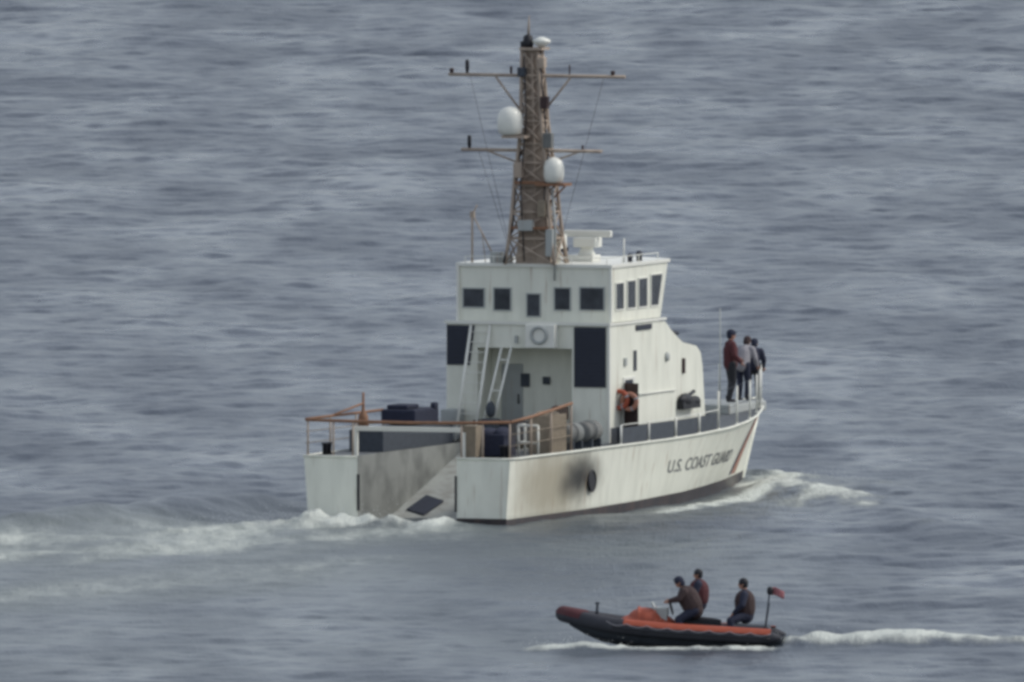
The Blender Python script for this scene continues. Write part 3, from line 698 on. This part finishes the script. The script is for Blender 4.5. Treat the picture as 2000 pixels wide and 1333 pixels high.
# stern rails, orange brown
for (a, f) in ((-2.82, .08), (-2.1, .08), (-1.55, .08), (1.5, .08), (2.1, .08), (2.86, .08), (2.88, 1.6), (2.88, 3.1), (2.88, 4.6), (-2.88, 1.9), (-2.88, 3.8), (-2.88, 5.8)):
    post(f, a, .92 if a < 2.8 or f < 1 else .95 + .06 * f, .028, 'mast', 'stern_stanchion')
mb = MB()
mb.tube([(-2.88, 5.8, 2.68), (-2.88, 3.8, 2.68), (-2.88, .1, 2.68)], .035, 8); P('stern_rail', mb, M['rust']); mb = MB()
mb.tube([(-2.88, .08, 2.66), (-1.5, .08, 2.64), (0, .08, 2.62), (1.5, .08, 2.64), (2.88, .08, 2.68)], .042, 8); P('stern_rail', mb, M['rust']); mb = MB()
mb.tube([(2.88, .08, 2.68), (2.88, 1.6, 2.76), (2.88, 3.1, 2.87), (2.88, 4.65, 2.99)], .042, 8)
P('stern_rail', mb, M['rust'])
mb = MB()
for z in (2.05, 2.35): mb.tube([(2.88, .08, z), (2.88, 4.6, z + .1)], .012, 6)
for i in range(26):
    f = .1 + i * .18; mb.bar((2.88, f, 1.72), (2.88, f, 2.68 + f * .05), .007, 4)
P('stern_netting', mb, M['tan'])
for z in (2.05, 2.35): mb = MB(); mb.tube([(-2.88, .08, z), (-2.88, 5.8, z)], .012, 6); P('stern_lifeline', mb, M['tan'])
# stern gate beam above the ramp
mb = MB(); mb.box(-1.62, 1.40, .30, .42, 2.38, 2.50); mb.box(-1.62, -1.52, .30, .42, 1.72, 2.38); mb.box(1.42, 1.52, .30, .42, 1.72, 2.38)
P('ramp_gate_frame', mb, M['trim'], None, .01)
mb = MB(); mb.box(-1.40, 1.1, 8.55, 8.75, 1.78, 2.32); P('ramp_head_bulkhead', mb, M['dgrey'], None, .02)
mb = MB(); mb.box(-1.05, 1.05, 21.4, 24.2, 1.95, 2.22); P('foredeck_hatch', mb, M['grey'], None, .04)
# bitts on the aft deck
for sg in (1, -1):
    mb = MB()
    for f in (.5, .8): mb.lathe([(.07, 0), (.07, .28), (.1, .3), (.1, .34)], (sg * 2.5, f, 1.71), 10)
    P('mooring_bitt', mb, M['black'])

# ---------------- loose gear on deck (things that rest on the ship)
def gear(name, mb, m, label, cat, group=None, bevel=.02):
    o = mb.build(name, m, None, bevel); o.rotation_euler = (0, 0, -YAW); tag(o, label, cat, group); return o
mb = MB(); mb.box(-2.62, -1.66, 2.6, 7.8, 1.72, 2.30); gear('deck_locker', mb, M['dgrey'], 'long low dark locker along the port side of the aft deck', 'locker')
mb = MB(); mb.box(-2.72, -1.75, 5.2, 7.0, 2.32, 2.72); mb.box(-2.6, -2.0, 5.3, 6.2, 2.72, 2.84); mb.box(-1.86, -1.72, 6.6, 6.9, 2.7, 2.86); gear('equipment_case', mb, M['navy'], 'dark blue equipment case on top of the long port side locker', 'case', None, .05)
mb = MB(); mb.lathe([(.15, 0), (.13, .30), (.05, .42), (.035, .6), (.03, .92)], (-2.6, 3.6, 2.32), 12); mb.bar((-2.9, 2.0, 2.68), (-2.6, 3.6, 2.95), .03); gear('marker_buoy', mb, M['rust'], 'orange brown marker buoy with a thin pole, standing at the port stern rail', 'buoy', None, 0)
mb = MB(); mb.box(-.95, -.55, 8.0, 8.4, 1.74, 2.38); mb.ball((-.75, 8.2, 2.62), .13, .13, .22); gear('ventilator', mb, M['dgrey'], 'short dark ventilator post beside the foot of the white ladder', 'ventilator')
mb = MB(); mb.box(1.58, 2.42, .8, 1.7, 1.74, 2.32); mb.ball((1.85, 1.2, 2.34), .26, .4, .14); mb.ball((2.2, 1.3, 2.30), .22, .4, .20)
gear('tarpaulin_bundle', mb, M['navy'], 'navy blue tarpaulin bundle on the starboard side of the stern deck', 'bundle', None, .06)
mb = MB(); mb.box(1.44, 1.80, .35, .8, 1.72, 2.56); gear('stern_locker', mb, M['tan'], 'tan upright locker beside the starboard edge of the ramp', 'locker')
mb = MB()
for (a, b) in (((2.3, 2.2, 2.05), (2.85, 2.2, 2.05)), ((2.3, 2.2, 2.5), (2.85, 2.2, 2.5)), ((2.3, 2.2, 1.72), (2.3, 2.2, 2.5)), ((2.85, 2.2, 1.72), (2.85, 2.2, 2.5)), ((2.3, 2.7, 1.72), (2.3, 2.7, 2.5)), ((2.3, 2.2, 2.5), (2.3, 2.7, 2.5)), ((2.3, 2.2, 2.05), (2.3, 2.7, 2.05))): mb.bar(a, b, .035)
gear('pipe_rack', mb, M['trim'], 'small white pipe rack on the starboard stern deck', 'rack', None, 0)
mb = MB(); mb.box(2.2, 2.8, 3.2, 4.5, 1.72, 2.72); mb.ball((2.5, 3.8, 2.72), .28, .6, .12); gear('canvas_covered_box', mb, M['tan'], 'tan canvas covered box at the end of the orange stern rail', 'box', None, .06)
mb = MB(); mb.lathe([(.2, 0), (.23, .05), (.23, .34), (.16, .38)], (1.0, 8.75, 2.34), 12); gear('rope_tub', mb, M['drab'], 'brown rope tub against the aft wall of the deckhouse', 'tub', None, 0)
for i, (f, lab) in enumerate(((5.6, 'grey life raft canister on the side deck, nearer the stern of the pair'), (7.0, 'grey life raft canister on the side deck, nearer the doorway of the pair'))):
    mb = MB(); mb.lathe([(.05, -.52), (.22, -.5), (.27, -.42), (.27, -.03), (.29, -.03), (.29, .03), (.27, .03), (.27, .42), (.22, .5), (.05, .52)], (2.45, f, 2.15), 18, 0, Matrix.Rotation(math.pi / 2, 3, 'X'))
    o = mb.build('life_raft_canister', M['mutedgrey']); o.rotation_euler = (0, 0, -YAW); tag(o, lab, 'life raft', 'life raft canisters on the starboard side deck')
    for q in (-.35, .28): mb = MB(); mb.box(2.2, 2.7, f + q, f + q + .07, 1.72, 1.95); mb.build('cradle', M['dgrey'], o)
def ring(loc, label, r=.27, nrm='Y', m='orange'):
    mb = MB(); c = Vector(loc)
    pts = [c + (Vector((math.cos(t) * r, 0, math.sin(t) * r)) if nrm == 'Y' else Vector((0, math.cos(t) * r, math.sin(t) * r))) for t in [i * math.pi / 12 for i in range(24)]]
    mb.tube(pts, .065, 10, closed=True); o = mb.build('lifebuoy', M[m]); o.rotation_euler = (0, 0, -YAW)
    tag(o, label, 'lifebuoy', 'lifebuoys by the side door'); 
    mb = MB()
    for k_ in range(4):
        i0 = k_ * 6 + 1; mb.tube([c + (Vector((math.cos(t) * r, 0, math.sin(t) * r)) if nrm == 'Y' else Vector((0, math.cos(t) * r, math.sin(t) * r))) for t in [(i0 + j * .5) * math.pi / 12 for j in range(3)]], .069, 10)
    mb.build('reflective_band', M['greycloth'], o)
ring((2.36, 9.6, 2.87), 'orange lifebuoy hanging on the corner of the deckhouse', .22)
ring((2.62, 9.65, 2.82), 'red lifebuoy hanging in front of the open side door', .20, 'Y', 'red')

# ================================================================ PEOPLE
def remesh(mb, voxel, smooth=3):
    me = bpy.data.meshes.new('tmp'); me.from_pydata(mb.v, [], mb.f); o = bpy.data.objects.new('tmp', me); COL.objects.link(o)
    r = o.modifiers.new('r', 'REMESH'); r.mode = 'VOXEL'; r.voxel_size = voxel; r.use_smooth_shade = True
    s = o.modifiers.new('s', 'SMOOTH'); s.iterations = smooth; s.factor = .5
    dg = bpy.context.evaluated_depsgraph_get(); out = bpy.data.meshes.new_from_object(o.evaluated_get(dg))
    bpy.data.objects.remove(o); return out
def limb(mb, pts, rs):
    # capsule chain: tapered tubes with balls at the joints
    for i in range(len(pts) - 1):
        a, b = Vector(pts[i]), Vector(pts[i + 1]); n = 4
        mb.tube([a.lerp(b, t / n) for t in range(n + 1)], [lerp(rs[i], rs[i + 1], t / n) for t in range(n + 1)], 12)
    for p, r in zip(pts, rs): mb.ball(p, r * .995, n=10)
def person(loc, rz, pose, label, top='navy', legs='navy', head='navy', vest=None, group=None, hgt=1.8, bulk=1.0, cat='person'):
    """figure faces local +Y. pose: dict of joints in metres at 1.8 m height"""
    k = hgt / 1.8; kb = k * bulk
    J = dict(hip=(0, 0, .95), chest=(0, 0, 1.30), neck=(0, 0, 1.50), head=(0, .02, 1.66),
             le=(-.27, -.02, 1.18), lh=(-.30, .08, .93), re=(.27, -.02, 1.18), rh=(.30, .08, .93),
             lk=(-.11, .03, .50), lf=(-.12, 0, .08), rk=(.11, .03, .50), rf=(.12, 0, .08)); J.update(pose)
    J = {a: Vector(b) * k for a, b in J.items()}
    root = empty('person', loc, rz); tag(root, label, cat, group)
    up = (J['neck'] - J['chest']).normalized(); right = Vector((1, 0, 0))
    fw = up.cross(right).normalized() * 1.0
    if fw.y < 0: fw = -fw
    sl, sr = J['neck'] - up * .07 * k - right * .19 * k, J['neck'] - up * .07 * k + right * .19 * k
    hl, hr = J['hip'] - right * .10 * k, J['hip'] + right * .10 * k
    B = MB()
    limb(B, [J['hip'], J['chest'], J['neck'] - up * .1 * k], [.13 * k, .13 * k, .10 * k])
    limb(B, [J['neck'] - up * .05 * k, J['neck'] + up * .08 * k], [.062 * k, .055 * k])
    h = J['head']
    B.ball(h + up * .03 * k, .077 * k, .095 * k, .112 * k, n=14); B.ball(h + Vector((0, .035, -.055)) * k, .055 * k, .06 * k, .05 * k, n=10)
    B.tube([h + Vector((0, .09, .03)) * k, h + Vector((0, .118, -.02)) * k], [.012 * k, .02 * k], 8)      # nose
    for sg in (-1, 1):
        B.ball(h + Vector((sg * .08, 0, 0)) * k, .014 * k, .025 * k, .035 * k, n=8)                          # ears
        B.ball(h + Vector((sg * .032, .088, .03)) * k, .013 * k, n=8)                                    # eyes
    B.box(*[x for x in (h.x - .025 * k, h.x + .025 * k, h.y + .08 * k, h.y + .105 * k, h.z - .06 * k, h.z - .045 * k)])
    for s_, e, hd in ((sl, J['le'], J['lh']), (sr, J['re'], J['rh'])):
        limb(B, [s_, e, hd], [.055 * k, .045 * k, .030 * k])
        d = (hd - e).normalized(); pm = hd + d * .055 * k; sx = d.cross(Vector((0, 1, 0))); sx = sx.normalized() if sx.length > .1 else Vector((1, 0, 0))
        B.ball(pm, .040 * k, .032 * k, .045 * k, n=10)
        for q, L_ in enumerate((.075, .085, .08, .062)):
            o_ = pm + d * .03 * k + sx * (q - 1.5) * .02 * k; c1 = o_ + d * L_ * .55 * k; c2 = c1 + (d * .6 - fw * -.6).normalized() * L_ * .45 * k
            B.tube([o_, c1, c2], [.0105 * k, .010 * k, .0085 * k], 6)
        th = pm + sx * .036 * k; B.tube([th, th + (d * .5 + sx * .8).normalized() * .035 * k, th + (d * .9 + sx * .6).normalized() * .06 * k], .011 * k, 6)
    for hp, kn, ft in ((hl, J['lk'], J['lf']), (hr, J['rk'], J['rf'])):
        limb(B, [hp, kn, ft], [.085 * k, .058 * k, .04 * k])
    me = remesh(B, .010, 2); me.materials.append(M['skin'])
    b = bpy.data.objects.new('body', me); COL.objects.link(b); b.parent = root
    def cloth(name, B, m, vx=.018, sm=3):
        me = remesh(B, vx, sm); me.materials.append(M[m]); o = bpy.data.objects.new(name, me); COL.objects.link(o); o.parent = root; return o
    C = MB()
    limb(C, [J['hip'] + up * .0 * k, J['chest'], J['neck'] - up * .09 * k], [.165 * kb, .17 * kb, .13 * kb])
    C.tube([sl, sr], .085 * kb, 10); limb(C, [J['neck'] - up * .06 * k, J['neck'] + up * .02 * k], [.085 * k, .072 * k])
    for s_, e, hd in ((sl, J['le'], J['lh']), (sr, J['re'], J['rh'])): limb(C, [s_, e, hd.lerp(e, .06)], [.080 * kb, .064 * kb, .046 * kb])
    cloth('jacket', C, top)
    if vest:
        C = MB(); limb(C, [J['hip'].lerp(J['chest'], .35), J['chest'], J['neck'] - up * .12 * k], [.195 * kb, .20 * kb, .15 * kb]); cloth('life_vest', C, vest)
    C = MB(); C.ball(J['hip'], .165 * kb, .14 * kb, .13 * kb, n=12)
    for hp, kn, ft in ((hl, J['lk'], J['lf']), (hr, J['rk'], J['rf'])): limb(C, [hp, kn, ft.lerp(kn, .12)], [.105 * kb, .076 * kb, .062 * kb])
    cloth('trousers', C, legs)
    C = MB()
    for ft in (J['lf'], J['rf']):
        limb(C, [ft + Vector((0, -.03, .06)) * k, ft + Vector((0, -.02, -.03)) * k], [.055 * k, .05 * k])
        limb(C, [ft + Vector((0, -.02, -.035)) * k, ft + Vector((0, .15, -.045)) * k], [.045 * k, .035 * k])
    cloth('boots', C, 'black', .014)
    C = MB(); C.ball(h + up * .06 * k - fw * .01 * k, .102 * k, .118 * k, .105 * k, n=14); C.ball(h + Vector((0, -.04, .0)) * k, .092 * k, .085 * k, .09 * k, n=12)
    if head == 'navy': C.ball(h + Vector((0, .11, .075)) * k, .06 * k, .06 * k, .012 * k, n=8)
    cloth('helmet' if vest else 'cap', C, head, .014)
    return root

G1 = 'crew members standing on the foredeck'
def onship(a, f, z): return W(a, f, z)
person(onship(.85, 22.0, 2.26), -YAW + math.radians(-50), dict(le=(-.27, .08, 1.2), lh=(-.2, .28, 1.08), re=(.28, .0, 1.18), rh=(.26, .18, 1.0), lk=(-.12, .06, .5), rf=(.15, -.10, .08)),
       'person in a dark red jacket and black trousers, tallest of the three on the bow', 'maroon', 'black', 'navy', None, G1, 1.92, 1.12)
person(onship(.86, 22.95, 2.26), -YAW + math.radians(-5), dict(hip=(0, -.06, .92), chest=(0, .08, 1.22), neck=(0, .16, 1.38), head=(0, .22, 1.50), le=(-.26, .12, 1.10), lh=(-.26, .28, .92), re=(.27, .14, 1.08), rh=(.25, .3, .90)),
       'person in a pale grey jacket stooping between the two darker figures on the bow', 'greycloth', 'navy', 'drab', None, G1, 1.86, 1.1)
person(onship(.84, 23.75, 2.26), -YAW + math.radians(10), dict(hip=(0, -.06, .93), chest=(0, .04, 1.20), neck=(0, .10, 1.34), head=(0, .17, 1.46), le=(-.26, .06, 1.06), lh=(-.24, .2, .86), re=(.27, .08, 1.06), rh=(.24, .2, .86), lk=(-.14, .05, .5), lf=(-.17, -.06, .08)),
       'person in navy blue clothing, farthest forward at the tip of the bow', 'navy', 'black', 'navy', None, G1, 1.80, 1.12)

# ================================================================ SMALL BOAT
YB = -67.5
boat = empty('rigid_inflatable_boat', (9.62, YB, .02), math.radians(90 - 4))
boat.rotation_euler = (math.radians(2.3), 0, math.radians(90 - 4))
tag(boat, 'small dark inflatable boat with orange topped tubes speeding left past the ship', 'boat')
LB = 5.6
def tz(s): return interp(s, [(0, .26), (.5, .30), (.75, .37), (.9, .48), (1, .58)])
def tb(s): return interp(s, [(0, .86), (.55, .86), (.75, .74), (.88, .48), (.96, .22), (1, 0)])
path = [(tb(s), s * LB, tz(s)) for s in np.linspace(0, 1, 22)]
full = [(-a, f, z) for a, f, z in path] [:-1] + path[::-1]
rs = [.20 if 1 < i < len(full) - 2 else (.05, .15)[min(i, len(full) - 1 - i)] for i in range(len(full))]
mb = MB(); mb.tube(full, rs, 16); P('inflatable_tube', mb, M['tube'], boat)
# orange top cover: a patch hugging the upper part of the tube
mb = MB()
def cover(pts, r, a0, a1, n=8):
    vs = []
    for i, p in enumerate(pts):
        p = Vector(p); t = (Vector(pts[min(i + 1, len(pts) - 1)]) - Vector(pts[max(i - 1, 0)])).normalized()
        o_ = t.cross(Vector((0, 0, 1))).normalized(); u_ = o_.cross(t).normalized()
        for j in range(n + 1):
            an = lerp(a0, a1, j / n); vs.append(p + (o_ * math.cos(an) + u_ * math.sin(an)) * r)
    k = n + 1; mb.add(vs, [(i * k + j, (i + 1) * k + j, (i + 1) * k + j + 1, i * k + j + 1) for i in range(len(pts) - 1) for j in range(n)], 0, True)
cover([full[i] for i in range(1, 16)], .207, math.radians(72), math.radians(162))
P('orange_tube_cover', mb, M['orange'], boat)
mb = MB(); cover([full[i] for i in range(len(full) - 16, len(full) - 1)], .207, math.radians(72), math.radians(162)); P('orange_tube_cover', mb, M['orange'], boat)
mb = MB(); cover([full[i] for i in range(19, 24)], .207, math.radians(30), math.radians(175)); P('nose_patch', mb, M['maroon'], boat)
for sg in (1, -1):
    mb = MB(); mb.tube([(sg * (a + .19), f, z - .04) for a, f, z in path[1:17]], .028, 6); P('rubbing_strake', mb, M['black'], boat)
for sg in (1, -1):
    pts_ = []
    for i in range(33):
        q = i / 32; f = .25 + q * 4.2; s_ = f / LB; pts_.append((sg * (tb(s_) + .195), f, tz(s_) + .09 - .07 * abs(math.sin(q * 8 * math.pi))))
    mb = MB(); mb.tube(pts_, .011, 6); P('grab_line', mb, M['greycloth'], boat)
# rigid hull
mb = MB(); vs = []; S = np.linspace(0, .97, 14)
for s in S:
    b = tb(s) * .9; z = tz(s); kz = interp(s, [(0, -.28), (.6, -.28), (.85, -.05), (.97, .3)])
    vs += [(-b, s * LB, z), (-b * .85, s * LB, lerp(kz, z, .45)), (0, s * LB, kz), (b * .85, s * LB, lerp(kz, z, .45)), (b, s * LB, z)]
mb.add(vs, [(i * 5 + j, i * 5 + j + 1, (i + 1) * 5 + j + 1, (i + 1) * 5 + j) for i in range(13) for j in range(4)] + [(0, 4, 3, 2, 1)], 0, True)
P('rigid_hull', mb, M['dgrey'], boat)
mb = MB(); vs = []
for s in S: vs += [(-tb(s) * .88, s * LB, tz(s) - .14), (tb(s) * .88, s * LB, tz(s) - .14)]
mb.add(vs, [(i * 2, i * 2 + 1, i * 2 + 3, i * 2 + 2) for i in range(13)]); P('cockpit_floor', mb, M['dgrey'], boat)
mb = MB(); mb.box(-.32, .32, 2.95, 3.3, .12, .86); mb.add([(-.3, 3.3, .84), (.3, 3.3, .84), (.26, 3.38, .98), (-.26, 3.38, .98), (-.3, 3.27, .84), (.3, 3.27, .84), (.26, 3.35, .98), (-.26, 3.35, .98)], [(0, 1, 2, 3), (4, 7, 6, 5), (3, 2, 6, 7), (0, 3, 7, 4), (1, 5, 6, 2)])
con = P('steering_console', mb, M['grey'], boat, .03)
mb = MB(); mb.tube([(.2 * math.cos(t), 2.88 + .06 * math.sin(t), .88 + .19 * math.sin(t)) for t in [i * math.pi / 8 for i in range(16)]], .018, 6, closed=True); P('steering_wheel', mb, M['black'], con)
mb = MB(); mb.box(-.2, .2, 1.6, 2.6, .12, .56); mb.ball((0, 2.1, .58), .2, .52, .08); P('straddle_seat', mb, M['black'], boat, .04)
mb = MB(); mb.box(-.45, .45, .35, 1.35, .12, .52); P('engine_box', mb, M['dgrey'], boat, .06)
mb = MB(); mb.bar((-.5, .45, .35), (-.42, .36, 1.48), .022); mb.bar((.0, .45, .5), (-.42, .36, 1.1), .012); pole = P('light_pole', mb, M['dgrey'], boat)
mb = MB(); mb.lathe([(.05, 0), (.08, .05), (.08, .16), (.04, .2)], (-.42, .36, 1.32), 10); P('stern_light', mb, M['black'], pole)
mb = MB(); vs = []
for i in range(9):
    for j in range(5):
        x = i / 8; vs.append((-.42 + .05 * math.sin(x * 7 + j * .3), .34 - .34 * x, 1.50 - .20 * j / 4 - .07 * x * x + .02 * math.sin(5 * x)))
mb.add(vs, [(i * 5 + j, (i + 1) * 5 + j, (i + 1) * 5 + j + 1, i * 5 + j + 1) for i in range(8) for j in range(4)], 0, True)
fl = P('flag', mb, M['flagred'], pole); q = fl.modifiers.new('s', 'SOLIDIFY'); q.thickness = .006
mb = MB(); mb.lathe([(.05, 0), (.035, .1), (.03, .24), (.06, .26), (.05, .3)], (0, 4.75, .62), 8); P('bow_post', mb, M['dgrey'], boat)
bm = boat.rotation_euler.to_matrix()
def inboat(a, f, z): return Vector(boat.location) + bm @ Vector((a, f, z))
mb = MB(); mb.ball((0, 0, .16), .34, .38, .28); mb.ball((.05, -.3, .10), .26, .3, .2); mb.ball((0, .28, .08), .28, .26, .18); mb.box(-.3, .3, -.35, .35, -.05, .2)
for y in (-.2, .15): mb.tube([(-.36, y, .05), (-.25, y, .36), (0, y, .46), (.25, y, .36), (.36, y, .05)], .02, 6)
o = bpy.data.objects.new('gear_bag', remesh(mb, .02, 6)); o.data.materials.append(M['orange']); COL.objects.link(o)
o.scale = (1.25, 1.25, 1.15); o.location = inboat(-.12, 3.5, .34); o.rotation_euler = boat.rotation_euler; tag(o, 'bulging orange red gear bag in front of the small boat console', 'bag')
G2 = 'crew of the small boat'
R0 = math.radians(90 - 4)
person(inboat(-.22, 2.28, .10), R0, dict(hip=(0, -.05, .66), chest=(0, .12, .98), neck=(0, .22, 1.15), head=(0, .30, 1.29), le=(-.25, .3, .93), lh=(-.14, .52, .88), re=(.25, .3, .93), rh=(.14, .52, .88), lk=(-.2, .32, .45), lf=(-.2, .18, .08), rk=(.2, .32, .45), rf=(.2, .18, .08)),
       'person in brown drab leaning forward over the small boat console', 'drab', 'navy', 'navy', 'drab', G2, 1.98, 1.25)
person(inboat(.28, 2.16, .04), R0, dict(le=(-.26, .1, 1.18), lh=(-.18, .3, 1.05), re=(.26, .1, 1.18), rh=(.18, .32, 1.05), lk=(-.2, .12, .5), lf=(-.22, -.05, .08), rk=(.2, .12, .5), rf=(.22, -.05, .08)),
       'person in navy standing upright, tallest figure in the small boat', 'navy', 'navy', 'black', 'maroon', G2, 1.80, 1.34)
person(inboat(0, .95, .0), R0, dict(hip=(0, 0, .70), chest=(0, .02, 1.06), neck=(0, .02, 1.25), head=(0, .06, 1.42), le=(-.3, .06, .95), lh=(-.22, .26, .76), re=(.3, .06, .95), rh=(.22, .26, .76), lk=(-.34, .34, .58), lf=(-.36, .28, .12), rk=(.34, .34, .58), rf=(.36, .28, .12)),
       'person in a brown vest sitting on the engine box near the small boat stern', 'navy', 'navy', 'black', 'drab', G2, 1.93, 1.25)

# ================================================================ SPRAY
def spray():
    r = random.Random(5); mb = MB()
    def drops(n, cx, cy, sx, sy, h, hull_frame):
        for _ in range(n):
            x, y = r.gauss(cx, sx), r.gauss(cy, sy); z = abs(r.gauss(0, h)) + .04; q = r.uniform(.004, .013)
            c = W(x, y, z) if hull_frame else Vector((x, y, z))
            mb.add([c + Vector(v) * q for v in ((1, 0, 0), (-1, 0, 0), (0, 1, 0), (0, -1, 0), (0, 0, 1), (0, 0, -1))],
                   [(0, 2, 4), (2, 1, 4), (1, 3, 4), (3, 0, 4), (2, 0, 5), (1, 2, 5), (3, 1, 5), (0, 3, 5)], 0, True)
    drops(420, -1.4, -.9, 1.0, .7, .20, True); drops(260, -3.6, -1.2, 1.2, 1.5, .13, True)
    drops(260, 1.3, 25.2, .8, 1.2, .16, True); drops(160, 3.6, 20.5, .5, 2.5, .12, True)
    drops(260, 4.3, YB - 1.2, .7, .5, .12, False); drops(360, 10.6, YB, .9, .7, .16, False)
    o = mb.build('spray', M['spray']); tag(o, 'fine white spray drops over the churned water at the stern, bow and small boat', 'spray', None, 'stuff')
M['spray'] = mat('spray_water', (0.7, 0.73, 0.72), 0.5, 0.05)
spray()
